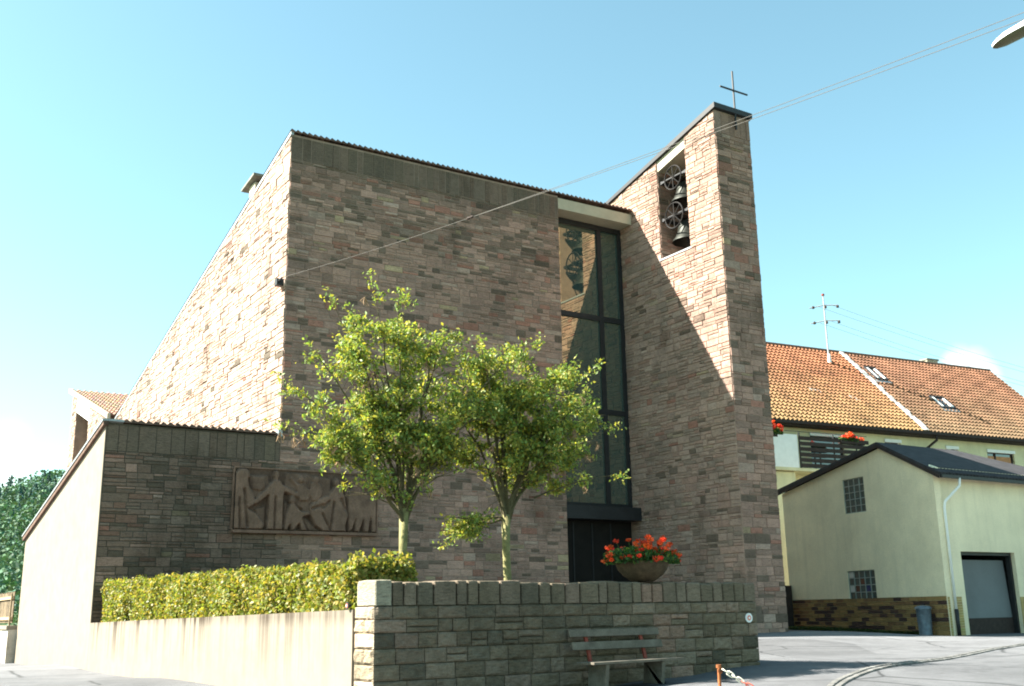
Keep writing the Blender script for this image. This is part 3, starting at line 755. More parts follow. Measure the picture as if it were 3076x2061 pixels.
# hedge
def hedge():
    root = thing('hedge', 'long clipped yellow-green hedge on top of the white retaining wall', 'hedge', (6.9, 22, 1.4))
    X0, X1, Y0, Y1 = 6.30, 7.30, 14.1, 30.15
    top = lambda y: 2.27 + .013 * (y - 14.1) + .025 * math.sin(y * 1.7) + .03 * math.sin(y * 4.1)
    n = 38000; P = []; Nm = []
    for _ in range(n):
        k = R.random(); y = R.uniform(Y0, Y1); t = top(y)
        if k < .55: x = X0; z = R.uniform(1.5, t); nm = (-1, 0, 0)
        elif k < .87: x = R.uniform(X0, X1); z = t; nm = (0, 0, 1)
        elif k < .95: x = R.uniform(X0, X1); y = Y0; z = R.uniform(1.5, t); nm = (0, -1, 0)
        else: x = R.uniform(X0, X1); y = Y1; z = R.uniform(1.5, t); nm = (0, 1, 0)
        w = .05 * math.sin(y * 2.3 + z * 3) + .035 * math.sin(y * 6.1 - z * 5) + .03 * math.sin(x * 9 + y * 3.3)
        dp = R.uniform(-.16, .05) + w
        # round the arrises
        e = 0
        if nm[0] or nm[1]: e = -.10 * max(0, 1 - (t - z) / .14) ** 2
        else: e = -.10 * max(0, 1 - min(x - X0, X1 - x) / .14) ** 2
        dp += e
        if abs(y - 27.3) < .5 and z < 2.05 and k < .55: dp -= .14
        P.append((x + nm[0] * dp, y + nm[1] * dp, z + nm[2] * dp)); Nm.append(nm)
    # sprigs that stick out
    for _ in range(500):
        y = R.uniform(Y0, Y1); x = R.uniform(X0, X1) if R.random() < .6 else X0; hh = R.uniform(.02, .15)
        for k in range(4): P.append((x + R.uniform(-.02, .02), y + R.uniform(-.02, .02), top(y) - .03 + hh * k / 3)); Nm.append((0, 0, 1))
    P = np.array(P); Nm = np.array(Nm, float); n = len(P)
    v, c = leaves(P, NR.uniform(.034, .070, n), greens(n, (.160, .190, .038), .34, (.31, .255, .065), .42), .1, 1.5, Nm)
    link_leaves(v, c, 'hedge_leaves', M['leaf'], root, (6.9, 22, 1.4))
    q = MB(); q.box(X0 + .17, Y0 + .17, 1.42, X1 - .17, Y1 - .17, 2.12, (1, 1, 1)); part(q, 'hedge_core', noisy('hedge_twigs', (.035, .032, .015), 1, .5, 8, 40, 1, .05), root)
hedge()

# trees
def tree(base, fork, cx, cy, lean, envs, seed, label, nlimb, tips=()):
    rr = random.Random(seed)
    root = thing('young_tree', label, 'tree', (base[0], base[1], base[2]), 'young trees in front of the church')
    B = Vector(base); F_ = Vector(fork)
    tr = MB(); tr.tube([B, B.lerp(F_, .3) + Vector((.01, 0, 0)), B.lerp(F_, .7) + Vector((-.01, .0, 0)), F_ + Vector((0, 0, .12))], [.085, .068, .064, .075], 14)
    part(tr, 'trunk', M['bark'], root, smooth=True)
    br = MB(); L = []; pods = []
    def inside(p):
        lim = rr.uniform(.45, 1.35)
        for (c, r) in envs:
            if ((p.x - c[0]) / r[0]) ** 2 + ((p.y - c[1]) / r[1]) ** 2 + ((p.z - c[2]) / r[2]) ** 2 < lim: return True
        return False
    def spray(p, d, ln):
        """a leafy twig: compound leaves both sides"""
        pts = [p + d * ln * t + Vector((0, 0, -.06 * t * t * ln)) for t in (0, .5, 1)]
        br.tube(pts, [.006, .004, .002], 3, cap=False)
        n = int(ln / .045) + 2
        for k in range(n):
            t = k / (n - 1) if n > 1 else 1
            q = p + d * ln * t + Vector((0, 0, -.06 * t * t * ln))
            for _ in range(5):
                L.append(q + Vector((rr.gauss(0, .048), rr.gauss(0, .048), rr.gauss(-.01, .045))))
    def limb(p0, tgt, r0, nsub):
        d = tgt - p0; mid = p0 + d * .45 + Vector((-d.x * .16, -d.y * .16, d.z * .10)); pts = []
        for k in range(9):
            t = k / 8; q = p0 * (1 - t) ** 2 + mid * 2 * t * (1 - t) + tgt * t * t
            if 0 < k: q = q + Vector((rr.gauss(0, .02), rr.gauss(0, .02), rr.gauss(0, .015)))
            pts.append(q)
        br.tube(pts, [r0 * (1 - .78 * k / 8) for k in range(9)], 7, cap=False)
        for s in range(nsub):
            t = .22 + .78 * (s + rr.random()) / nsub; i = min(7, int(t * 8)); q = pts[i].lerp(pts[i + 1], t * 8 - i)
            ax = (pts[i + 1] - pts[i]).normalized(); a = rr.uniform(0, 6.28)
            side = Vector((math.cos(a), math.sin(a), rr.uniform(-.35, .5))); dd = (ax * .55 + side).normalized()
            ln = rr.uniform(.45, .95) * (1.1 - .45 * t)
            while ln > .2 and not inside(q + dd * ln): ln *= .8
            e = q + dd * ln + Vector((0, 0, -.05)); m2 = q.lerp(e, .5) + Vector((0, 0, .05))
            br.tube([q, m2, e], [r0 * .30 * (1 - .5 * t), r0 * .2 * (1 - .5 * t), .004], 4, cap=False)
            for w in range(int(4 + ln * 7)):
                tt = rr.uniform(.15, 1.0); z = q.lerp(m2, tt * 2) if tt < .5 else m2.lerp(e, tt * 2 - 1)
                a2 = rr.uniform(0, 6.28); d2 = (dd * .6 + Vector((math.cos(a2), math.sin(a2), rr.uniform(-.5, .5)))).normalized()
                l2 = rr.uniform(.12, .34)
                dens = mnoise.noise(z * 2.3 + Vector((seed, 0, 0)))
                if z.z < 3.9 + .5 * dens and math.hypot(z.x - fork[0], z.y - fork[1]) < .7 and rr.random() < .8: continue
                if dens < -.05: continue
                if inside(z + d2 * l2 * .7): spray(z, d2, l2)
            if rr.random() < .14: pods.append(e)
        spray(pts[-1], (pts[-1] - pts[-2]).normalized(), .3)
    for k in range(nlimb):
        c, r = envs[k % len(envs)]
        a = 2 * math.pi * (k + rr.random() * .5) / nlimb
        el = rr.uniform(.05, 1.25)
        tgt = Vector((c[0] + r[0] * .86 * math.cos(a) * math.cos(el), c[1] + r[1] * .86 * math.sin(a) * math.cos(el), c[2] + r[2] * .86 * math.sin(el)))
        limb(F_ + Vector((rr.gauss(0, .02), rr.gauss(0, .02), rr.uniform(-.15, .15))), tgt, rr.uniform(.022, .040), 14)
    for t in tips: limb(F_.lerp(Vector(t), .25) + Vector((0, 0, .2)), Vector(t), .018, 9)
    part(br, 'branches', M['bark_dark'], root)
    P = np.array([tuple(p) for p in L]); n = len(P)
    cols = greens(n, (.175, .245, .065), .34, (.36, .34, .07), .38)
    v, c = leaves(P, NR.uniform(.022, .050, n), cols, .5, 1.9)
    link_leaves(v, c, 'crown_leaves', M['leaf'], root, base)
    if pods:
        pm = noisy('dry_seed_pods', (.26, .17, .10), .9, .3)
        for p in pods:
            q = MB()
            for _ in range(5):
                a = p; q.tube([a, a + Vector((rr.gauss(0, .04), rr.gauss(0, .03), -.07)), a + Vector((rr.gauss(0, .05), rr.gauss(0, .03), -.16))], [.004, .009, .003], 4, cap=False)
            part(q, 'seed_pods', pm, root)
    print('leaves', n)
tree((7.52, 14.95, 1.4), (7.56, 15.0, 3.08), 0, 0, 0,
     [((7.6, 15.0, 4.85), (1.35, 1.2, 1.60)), ((8.65, 15.0, 5.10), (1.10, 1.0, 1.22)), ((6.45, 15.0, 4.85), (.90, .8, .85)), ((7.55, 15, 3.75), (1.40, .9, .80)), ((6.45, 15, 3.75), (.66, .5, .60)), ((8.9, 15, 4.2), (.95, .8, .95)), ((7.1, 15, 5.9), (.75, .7, .65))],
     5, 'young tree with a greenish trunk beside the end of the hedge', 17, tips=[(6.95, 15, 6.75), (5.62, 14.9, 4.95), (5.6, 15.0, 4.35), (6.3, 15, 6.35), (7.55, 15.1, 6.55)])
tree((9.47, 15.0, 1.4), (9.48, 15.05, 3.05), 0, 0, 0,
     [((9.95, 15.05, 4.90), (1.20, 1.1, 1.32)), ((9.1, 15.05, 4.6), (1.15, 1.0, 1.35)), ((10.75, 15.0, 4.45), (.80, .8, .80)), ((8.6, 15, 2.95), (.42, .4, .26)), ((10.75, 15, 5.25), (.75, .6, .60)), ((10.0, 15, 3.9), (1.1, .8, .6)), ((8.8, 15, 5.2), (.8, .8, .8))],
     9, 'young tree with a sunlit pale trunk between the hedge and the entrance', 17, tips=[(11.35, 15, 5.85), (11.65, 14.9, 4.75), (11.75, 15, 3.95), (8.45, 15, 2.80), (9.0, 15, 5.9), (10.1, 15, 6.1)])

# ------------------------------------------------------------------ FLOWER BOWL
def geraniums(root, cx, cy, z0, rx, ry, h, nf, nl, scale=1.0, off=None, drape=False):
    P = []; 
    for _ in range(nl):
        a = R.uniform(0, 6.28); q = math.sqrt(R.random()); P.append((cx + rx * .93 * q * math.cos(a), cy + ry * .93 * q * math.sin(a), z0 + R.uniform(-.05, .62) * h * (1.15 - .6 * q)))
    P = np.array(P); v, c = leaves(P, NR.uniform(.04, .08, nl) * scale, greens(nl, (.045, .11, .03), .12, (.20, .26, .06), .3), .1, 1.0)
    link_leaves(v, c, 'flower_leaves', M['leaf'], root, off)
    Pf = []; st = MB()
    for _ in range(nf):
        a = R.uniform(0, 6.28); q = math.sqrt(R.random()); x = cx + rx * q * math.cos(a); y = cy + ry * q * math.sin(a); z = z0 + h * R.uniform(.10 if drape else .35, 1.0) * (1.1 - .45 * q * q)
        st.tube([(cx + (x - cx) * .7, cy + (y - cy) * .7, z0), (x, y, z)], .004 * scale, 4, cap=False)
        rad = R.uniform(.042, .064) * scale
        for _ in range(46):
            d = Vector((R.gauss(0, 1), R.gauss(0, 1), R.gauss(0, .8))).normalized() * rad * R.uniform(.6, 1); Pf.append((x + d.x, y + d.y, z + d.z * .75))
    Pf = np.array(Pf); n = len(Pf); v, c = leaves(Pf, NR.uniform(.022, .036, n) * scale, np.array([(.88, .062, .022)]) * NR.uniform(.55, 1.15, (n, 1)) * np.repeat(NR.uniform(.7, 1.25, (n // 46, 1)) * np.stack([np.ones(n // 46), NR.uniform(.7, 2.2, n // 46), NR.uniform(.7, 1.6, n // 46)], 1), 46, 0), 0, 1.0)
    link_leaves(v, c, 'blossoms', M['petal'], root, off); part(st, 'stems', noisy('stems', (.07, .12, .03)), root)
bx, by = 10.92, 13.3
bowl = thing('flower_bowl', 'brown rough concrete flower bowl standing on the stone wall', 'planter', (bx, by, 2.0))
mb = MB(); mb.lathe(bx, by, [(.0, 2.022), (.15, 2.022), (.20, 2.045), (.31, 2.12), (.39, 2.21), (.425, 2.31), (.43, 2.335), (.40, 2.34), (.385, 2.30), (.0, 2.28)], 48); part(mb, 'bowl', M['pot'], bowl, smooth=True)
mb = MB(); mb.lathe(bx, by, [(.385, 2.302), (.2, 2.32), (0, 2.325)], 32); part(mb, 'soil', M['soil'], bowl)
ger = thing('geraniums', 'bushy red geraniums growing in the bowl on the stone wall', 'flowers', (bx, by, 2.36))
geraniums(ger, bx, by, 2.32, .72, .52, .44, 78, 1700, 1.0, (bx, by, 2.36), True)

# ------------------------------------------------------------------ BENCH
bench = thing('park_bench', 'weathered grey wooden bench with two back planks in front of the stone wall', 'bench', (10, 12.5, .5))
def plank(name, p0, p1, dv, dn, m, par, label=None):
    q = MB(); p0, p1 = Vector(p0), Vector(p1); q.obox(p0, p1 - p0, dv, dn); return part(q, name, m, par, label, bevel=.006)
for (y, z) in ((12.27, .90), (12.42, .895), (12.57, .89)):
    plank('seat_plank', (9.14, y, z - .035), (10.80, y, z - .025), (0, .135, 0), (0, 0, .035), M['greywood'], bench)
plank('back_plank', (9.12, 12.80, 1.235), (10.78, 12.80, 1.235), (0, .03, .10), (0, .03, -.009), M['greywood'], bench, 'upper back plank')
plank('back_plank', (9.13, 12.74, 1.055), (10.79, 12.74, 1.055), (0, .03, .11), (0, .03, -.009), M['greywood'], bench, 'lower back plank')
for x in (9.40, 10.42):
    q = MB(); q.prism([(x, 12.715, .86), (x, 12.755, .86), (x, 12.895, 1.33), (x, 12.865, 1.33)], (.05, 0, 0)); part(q, 'back_bracket', M['redmetal'], bench)
    q = MB(); g0 = gz(x, 12.5) - .05; q.prism([(x - .03, 12.30, .865), (x - .03, 12.72, .865), (x - .03, 12.76, g0), (x - .03, 12.30, g0), (x - .03, 12.36, .5)], (.065, 0, 0)); part(q, 'leg', M['benchleg'], bench, bevel=.008)

# ------------------------------------------------------------------ CHAIN POST + CHAIN
pz = gz(6.16, 6.6) - .02
post = thing('chain_post', 'thin rusty iron post in front of the stone wall', 'post', (6.16, 6.6, pz))
mb = MB(); mb.tube([(6.16, 6.6, pz), (6.16, 6.6, 1.14)], .013, 10); part(mb, 'post_shaft', M['rust'], post)
mb = MB(); mb.tube([(6.16, 6.6, 1.135), (6.16, 6.6, 1.16)], .021, 12); part(mb, 'post_head', M['rust'], post)
mb = MB(); mb.tube([(6.16 + .022 * math.cos(a), 6.585, 1.115 + .022 * math.sin(a)) for a in [i * math.pi / 6 for i in range(13)]], .004, 6, cap=False); part(mb, 'hook', M['rust'], post)
pw = []
A0, B0 = Vector((6.175, 6.56, 1.12)), Vector((8.0, 5.25, .80))
for i in range(60):
    t = i / 59; p = A0.lerp(B0, t); p.z -= 4 * .30 * t * (1 - t); pw.append(p)
ch = thing('barrier_chain', 'red and white plastic link chain hanging from the rusty post', 'chain', tuple(A0))
k = 0; p = pw[0].copy(); step = .043
def along(s):
    d = 0
    for j in range(len(pw) - 1):
        l_ = (pw[j + 1] - pw[j]).length
        if d + l_ >= s: return pw[j].lerp(pw[j + 1], (s - d) / l_), (pw[j + 1] - pw[j]).normalized()
        d += l_
    return None
s = .02
while True:
    r_ = along(s)
    if r_ is None: break
    c, d = r_; side = Vector((0, 0, 1)) if k % 2 else d.cross(Vector((0, 0, 1))).normalized()
    if k % 2: side = (side - d * side.dot(d)).normalized()
    pts = []
    for a in range(13):
        q = 2 * math.pi * a / 12; ca, sa = math.cos(q), math.sin(q)
        pts.append(c + d * (.016 * (1 if ca > 0 else -1) * (1 if abs(ca) > .05 else 0) + .016 * ca) + side * .016 * sa)
    q = MB(); q.tube(pts, .0055, 6, cap=False); wl_ = k < 4 or (k // 8) % 3 == 2; part(q, 'link', M['plastic_w'] if wl_ else M['plastic_r'], ch, 'white plastic link' if wl_ else 'red plastic link', smooth=True); k += 1; s += step
p2 = thing('chain_post', 'second rusty iron post at the far end of the chain, past the right edge', 'post', (8.0, 5.25, gz(8, 5.25)))
mb = MB(); mb.tube([(8.0, 5.25, gz(8, 5.25) - .02), (8.0, 5.25, .83)], .013, 10); part(mb, 'post_shaft', M['rust'], p2)

# ------------------------------------------------------------------ KERB / GUTTER LINE
def smoothpath(P, n):
    out = []
    for i in range(len(P) - 1):
        p0 = P[max(0, i - 1)]; p1 = P[i]; p2 = P[i + 1]; p3 = P[min(len(P) - 1, i + 2)]
        for k in range(n):
            t = k / n
            out.append(tuple(.5 * ((2 * p1[a]) + (-p0[a] + p2[a]) * t + (2 * p0[a] - 5 * p1[a] + 4 * p2[a] - p3[a]) * t * t + (-p0[a] + 3 * p1[a] - 3 * p2[a] + p3[a]) * t ** 3) for a in (0, 1)))
    out.append(P[-1]); return out
kp = smoothpath([(6.5, 4.6), (9.0, 7.6), (11.6, 10.2), (15.6, 12.1), (19.9, 14.0), (26.0, 16.6), (38.0, 21.0)], 40)
mb = MB(); acc = 0; last = kp[0]
rk = random.Random(2)
for a in range(len(kp) - 1):
    p, q = Vector((*kp[a], 0)), Vector((*kp[a + 1], 0)); d = (q - p); L_ = d.length; d.normalize(); nrm = Vector((-d.y, d.x, 0)); t = 0
    nst = max(1, round(L_ / .22))
    for k in range(nst):
        c0 = p + d * (L_ * k / nst + .006); c1 = p + d * (L_ * (k + 1) / nst - .006)
        z = gz(c0.x, c0.y); v = rk.uniform(.75, 1.25)
        for r_ in (0, 1):
            o_ = c0 + nrm * (.095 * r_ - .095); mb.obox((o_.x, o_.y, z - .06), (c1 - c0), nrm * .085, (0, 0, .085 + .012 * r_ + rk.uniform(-.004, .004)), g3(v * rk.uniform(.85, 1.15)))
o = mb.link('kerb', noisy('granite_setts', (.125, .122, .115), .85, .25, 5, 50, .5, .01, tint=True), bevel=.012); tag(o, kind='structure')

# ------------------------------------------------------------------ GARAGE BUILDING
gar = thing('garage_building', 'cream rendered garage building with dark roof, glass block windows and tiled plinth', 'garage', (30, 23, .65))
Cc = Vector((29.73, 21.37, 0)); g = Vector((.212, .977, 0)); gl = Vector((-.977, .212, 0))   # g runs along the gable, gl points outwards (left)
GP_ = lambda s, z, o=0: tuple(Cc + g * s + gl * o + Vector((0, 0, z)))
XR = 39.0
mb = MB()
# gable slab with two window openings: built from upright strips
gt = lambda s: 5.90 + (6.86 - 5.90) * s / 2.48 if s < 2.48 else 6.86 - (6.86 - 5.92) * (s - 2.48) / (8.36 - 2.48)
W1 = (3.42, 4.60, 4.80, 6.02); W2 = (3.30, 4.78, 1.81, 2.80)
def strip(s0, s1, z0, z1f):
    pts = [GP_(s0, z0), GP_(s1, z0), GP_(s1, z1f(s1))]
    if s0 < 2.48 < s1: pts.append(GP_(2.48, z1f(2.48)))
    pts.append(GP_(s0, z1f(s0))); mb.prism(pts, tuple(-gl * .25))
strip(0, 3.30, .2, gt); strip(4.78, 8.36, .2, gt)
strip(3.30, 4.78, .2, lambda s: W2[2]); strip(3.30, 4.78, W2[3], lambda s: W1[2]); strip(3.30, 3.42, W1[2], gt); strip(4.60, 4.78, W1[2], gt); strip(3.42, 4.60, W1[3], gt)
part(mb, 'gable_wall', M['cream'], gar, 'shaded cream gable wall')
# front wall with garage opening
mb = MB(); DX0, DX1, DZ = 30.70, 33.60, 3.24
x0 = 29.73 + .245
mb.box(29.975, 21.37, .2, DX0, 21.67, 5.90); mb.box(DX1, 21.37, .2, XR, 21.67, 5.90); mb.box(DX0, 21.37, DZ, DX1, 21.67, 5.90)
mb.box(XR - .25, 21.67, .2, XR, 29.4, 5.8); mb.box(31.6, 29.4, .2, XR, 29.6, 5.8)
part(mb, 'front_wall', M['cream'], gar)
mb = MB(); mb.box(30.70, 24.2, .3, DX1 + .6, 24.3, 3.9); mb.box(30.66, 21.7, .3, 30.70, 24.2, 3.9); mb.box(DX1 + .6, 21.7, .3, DX1 + .65, 24.3, 3.9); mb.box(30.70, 21.68, 3.35, DX1 + .6, 24.2, 3.45); part(mb, 'garage_interior', noisy('grey_interior', (.10, .105, .11), .9, .1), gar)
mb = MB(); mb.prism([(DX0 + .05, 21.66, 1.15), (DX0 + .05, 21.70, 1.15), (DX0 + .05, 21.80, 3.0), (DX0 + .05, 21.76, 3.0)], (DX1 - DX0 - .16, 0, 0))
gd = part(mb, 'garage_door', M['bluegrey'], gar, 'blue-grey garage door standing slightly open')
mb = MB(); mb.box(DX0 + .05, 21.655, gz(32, 21.5) - .02, DX1 - .05, 21.70, 1.15); part(mb, 'door_base', M['brownwood'], gd)
mb = MB(); mb.box(DX1 - .10, 21.5, .6, DX1 - .003, 21.66, DZ - .003); mb.box(DX0 + .003, 21.5, DZ - .1, DX1 - .1, 21.66, DZ - .003); part(mb, 'door_frame', M['metal'], gar)
# plinth tiles
mb = MB(); rp = random.Random(8)
def palP(r):
    x = r.random(); k = r.uniform(.8, 1.15)
    return tuple(a * k for a in ((.27, .165, .065) if x < .55 else ((.20, .11, .05) if x < .78 else (.065, .035, .028))))
v = .55; row = 0
while v < 1.86:
    h = .13; u = -(.2 if row % 2 else 0) - .0
    while u < 8.36:
        w = .38; a, b = max(u, 0), min(u + w, 8.36)
        if b - a > .05:
            mb.obox(GP_(a + .005, v + .005, 0), tuple(g * (b - a - .01)), tuple(gl * .03), (0, 0, min(h, 1.86 - v) - .01), palP(rp))
        u += w
    v += h; row += 1
part(mb, 'plinth', M['plinth'], gar, 'brown and ochre tiled plinth'); mb = MB()
v = .55
while v < 1.80:
    mb.box(29.76, 21.345, v + .004, DX0 - .25, 21.37, v + .076, tuple(a * rp.uniform(.9, 1.1) for a in (.40, .29, .12))); 
    v += .08
part(mb, 'plinth', M['plinth'], gar, 'ochre tiled plinth left of the garage door'); mb = MB()
mb.box(DX1 + .0, 21.345, .55, XR, 21.37, 1.8, (.40, .29, .12))
part(mb, 'plinth', M['plinth'], gar, 'ochre tiled plinth right of the garage door')
# glass block windows
def gblock(s0, s1, z0, z1, nc, nr, special):
    wf = MB(); wf.obox(GP_(s0 + .002, z0 + .002, -.14), tuple(g * (s1 - s0 - .004)), tuple(gl * .02), (0, 0, z1 - z0 - .004))
    for i in range(nc + 1):
        s = s0 + (s1 - s0 - .03) * i / nc; wf.obox(GP_(s + (.002 if i == 0 else 0), z0 + .002, -.12), tuple(g * .028), tuple(gl * .085), (0, 0, z1 - z0 - .004))
    for j in range(nr + 1):
        z = z0 + (z1 - z0 - .026) * j / nr; wf.obox(GP_(s0 + .002, z + (.002 if j == 0 else -.001), -.12), tuple(g * (s1 - s0 - .004)), tuple(gl * .083), (0, 0, .024))
    w = part(wf, 'glass_block_window', noisy('grout', (.30, .33, .30)), gar)
    for i in range(nc):
        for j in range(nr):
            a = s0 + (s1 - s0 - .03) * i / nc + .03; b = s0 + (s1 - s0 - .03) * (i + 1) / nc - .002
            c = z0 + (z1 - z0 - .026) * j / nr + .026; d = z0 + (z1 - z0 - .026) * (j + 1) / nr - .002
            q = MB(); q.obox(GP_(a, c, -.12), tuple(g * (b - a)), tuple(gl * (.062 + .006 * ((i * 7 + j * 3) % 3))), (0, 0, d - c))
            part(q, 'glass_block', special.get((i, j), M['gblock']), w, bevel=.012)
gblock(*W1, 4, 5, {}); gblock(*W2, 5, 4, {(4, 3): M['gblock_w'], (2, 2): M['gblock_r'], (3, 1): M['gblock_r'], (1, 1): M['gblock_b'], (4, 1): M['gblock_w']})
# roof: gable end left, hip at right
rf = MB()
e0 = Vector((29.55, 21.02, 5.62)); eR = Vector((39.3, 21.02, 5.62)); r0 = Vector((30.12, 23.75, 6.99)); r1 = Vector((34.6, 23.75, 6.99)); bl_ = Vector((31.45, 29.75, 6.02)); br_ = Vector((39.3, 29.75, 6.02))
def slab(pts, t=.09): rf.prism([tuple(p) for p in pts], (0, 0, t))
slab([e0, eR, r1, r0]); slab([r0, r1, br_, bl_]); slab([eR, br_, r1])
for i in range(54):   # corrugation ends along the eave
    x = 29.6 + i * .18; rf.tube([(x, 21.00, 5.665), (x + .05, 21.5, 5.92)], .045, 6)
part(rf, 'garage_roof', M['fiber'], gar, 'dark corrugated fibre cement roof')
mb = MB(); mb.prism([tuple(e0 + Vector((-.02, 0, -.12))), tuple(r0 + Vector((-.02, 0, -.10))), tuple(r0 + Vector((-.02, 0, .0))), tuple(e0 + Vector((-.02, 0, .0)))], (.05, 0, 0))
mb.prism([tuple(r0 + Vector((-.02, 0, -.10))), tuple(bl_ + Vector((-.02, 0, -.14))), tuple(bl_ + Vector((-.02, 0, .0))), tuple(r0 + Vector((-.02, 0, .0)))], (.05, 0, 0))
part(mb, 'verge_board', M['brownwood'], gar)
mb = MB(); mb.box(29.6, 20.93, 5.52, 39.3, 21.03, 5.62); part(mb, 'gutter', M['metal'], gar)
mb = MB(); mb.tube([(30.50, 20.95, 5.55), (30.50, 20.98, 5.30), (30.0, 21.22, 4.80), (29.98, 21.26, 4.6), (29.98, 21.26, 1.45)], .043, 10); part(mb, 'downpipe', M['white'], gar, 'white downpipe at the corner', smooth=True)
mb = MB(); mb.tube([(29.98, 21.25, 1.45), (29.98, 21.25, .60)], .062, 10); part(mb, 'downpipe_foot', M['metal'], gar, smooth=True)
mb = MB(); mb.obox(GP_(8.20, .5, .02), tuple(g * .3), tuple(gl * .3), (0, 0, 1.9)); part(mb, 'corner_post', M['brownwood'], gar)
# the garage was drawn at 1:1.12; enlarge it about its own front corner and set it down further along the yard
GS, COLD, CNEW = 1.12, Vector((29.73, 21.37, .65)), Vector((33.30, 23.93, .536))
gar.location = CNEW
for o in [c for c in gar.children] + [d for c in gar.children for d in c.children]:
    for v in o.data.vertices: v.co = (v.co + Vector((30, 23, .65)) - COLD) * GS
Cc = Vector((CNEW.x, CNEW.y, 0))
# grass strip at the plinth
P = []; n = 9000
for _ in range(n):
    s = R.uniform(1.2, 9.3); o_ = R.uniform(.05, .05 + .85 * min(1, (s - .9) / 4)); p = Cc + g * s + gl * o_; P.append((p.x, p.y, gz(p.x, p.y) + R.uniform(.0, .10)))
v, c = leaves(np.array(P), NR.uniform(.03, .05, n), greens(n, (.035, .06, .018), .1, (.12, .12, .04)), -1.2, 3.0)
o = link_leaves(v, c, 'grass_strip', M['leaf']); tag(o, 'dark grass along the foot of the garage plinth', 'grass', kind='stuff')
# bin
tb = Vector(GP_(.70, 0, .47)); tz0 = gz(tb.x, tb.y)
tbn = thing('rubbish_bin', 'round grey metal rubbish bin at the garage corner', 'bin', (tb.x, tb.y, tz0))
mb = MB(); mb.lathe(tb.x, tb.y, [(0, tz0), (.22, tz0), (.225, tz0 + .04), (.22, tz0 + .05), (.26, tz0 + .92), (.27, tz0 + .94), (.0, tz0 + .95)], 28); part(mb, 'bin_body', M['bin'], tbn, smooth=True)
mb = MB(); mb.lathe(tb.x, tb.y, [(.29, tz0 + .92), (.29, tz0 + .97), (.2, tz0 + 1.03), (0, tz0 + 1.05)], 28); part(mb, 'bin_lid', M['bin'], tbn, smooth=True)
mb = MB(); mb.tube([(tb.x - .06, tb.y, tz0 + 1.04), (tb.x - .06, tb.y, tz0 + 1.1), (tb.x + .06, tb.y, tz0 + 1.1), (tb.x + .06, tb.y, tz0 + 1.04)], .012, 6); part(mb, 'lid_handle', M['metal'], tbn)

# ------------------------------------------------------------------ HOUSE BEHIND
house = thing('farmhouse', 'long cream house behind the garage with an orange pantile roof', 'house', (52, 40, 1))
HE = Vector((52.18, 37.75, 11.25)); hh = Vector((.9952, -.0982, 0)); hn = Vector((.0982, .9952, 0))
RISE, BACK = 5.93, 6.0
HP = lambda s, d, z: tuple(HE + hh * s + hn * d + Vector((0, 0, z)))
S0, S1 = -16.0, 13.5
mb = MB()
wz = -10.6
wins = [(-8.13, -5.75, -2.9, -.50), (-2.64, -1.41, -1.75, -.55), (2.21, 3.20, -1.75, -.68), (5.68, 8.04, -2.1, -.70)]
cur = S0 + .3
for (a, b, c, d) in wins:
    mb.obox(HP(cur, .5, wz), tuple(hh * (a - cur)), tuple(hn * .3), (0, 0, -wz + .1)); mb.obox(HP(a, .5, d), tuple(hh * (b - a)), tuple(hn * .3), (0, 0, .1 - d)); mb.obox(HP(a, .5, wz), tuple(hh * (b - a)), tuple(hn * .3), (0, 0, c - wz)); cur = b
mb.obox(HP(cur, .5, wz), tuple(hh * (S1 - .3 - cur)), tuple(hn * .3), (0, 0, -wz + .1))
for s in (S0 + .3, S1 - .6):
    mb.prism([HP(s, .8, wz), HP(s, 11.2, wz), HP(s, 11.2, .2), HP(s, BACK, RISE - .3), HP(s, .8, .35)], tuple(hh * .3))
part(mb, 'house_wall', M['creamh'], house)
for i, (a, b, c, d) in enumerate(wins):
    q = MB()
    for (x0, x1, z0, z1) in ((a, b, d - .08, d - .002), (a, b, c + .002, c + .08), (a + .002, a + .08, c + .08, d - .08), (b - .08, b - .002, c + .08, d - .08)): q.obox(HP(x0, .62, z0), tuple(hh * (x1 - x0)), tuple(hn * .08), (0, 0, z1 - z0))
    w = part(q, 'window', M['brownwood'] if i in (0, 3) else M['white'], house)
    q = MB(); q.obox(HP(a + .08, .66, c + .08), tuple(hh * (b - a - .16)), tuple(hn * .02), (0, 0, d - c - .16)); part(q, 'pane', M['glass2'], w)
    q = MB(); q.obox(HP(a - .03, .42, d - .16), tuple(hh * (b - a + .06)), tuple(hn * .18), (0, 0, .18)); part(q, 'blind_box', M['white'], w)
    if i == 3:
        q = MB(); q.obox(HP(a + .75, .60, c + .08), tuple(hh * .1), tuple(hn * .06), (0, 0, d - c - .16)); part(q, 'window_bar', M['brownwood'], w)
        q = MB(); q.obox(HP(a + .08, .655, d - .95), tuple(hh * (b - a - .25)), tuple(hn * .004), (0, 0, .6)); part(q, 'curtain', noisy('orange_curtain', (.40, .20, .10)), w)
    if i == 2:
        q = MB(); q.obox(HP(a + .08, .64, c + .08), tuple(hh * .5), tuple(hn * .015), (0, 0, d - c - .2)); part(q, 'curtain', M['white'], w)
def palRoof(side):
    def f(u, v, r):
        # lichen-yellowed towards the eave on the left part, browner tiles right of the mortar strip
        k = r.uniform(.86, 1.12)
        t = min(1, max(0, v * 1.35 + r.uniform(-.18, .18)))
        lo, hi = ((.190, .120, .055), (.195, .082, .042)) if side == 0 else ((.125, .084, .048), (.155, .075, .044))
        c = [a * (1 - t) + b * t for a, b in zip(lo, hi)]
        q = mnoise.noise(Vector((u * 9, v * 4, 1 + side))); k *= 1 + .35 * q
        if r.random() < .03: k *= .6
        return tuple(a * k for a in c)
    return f
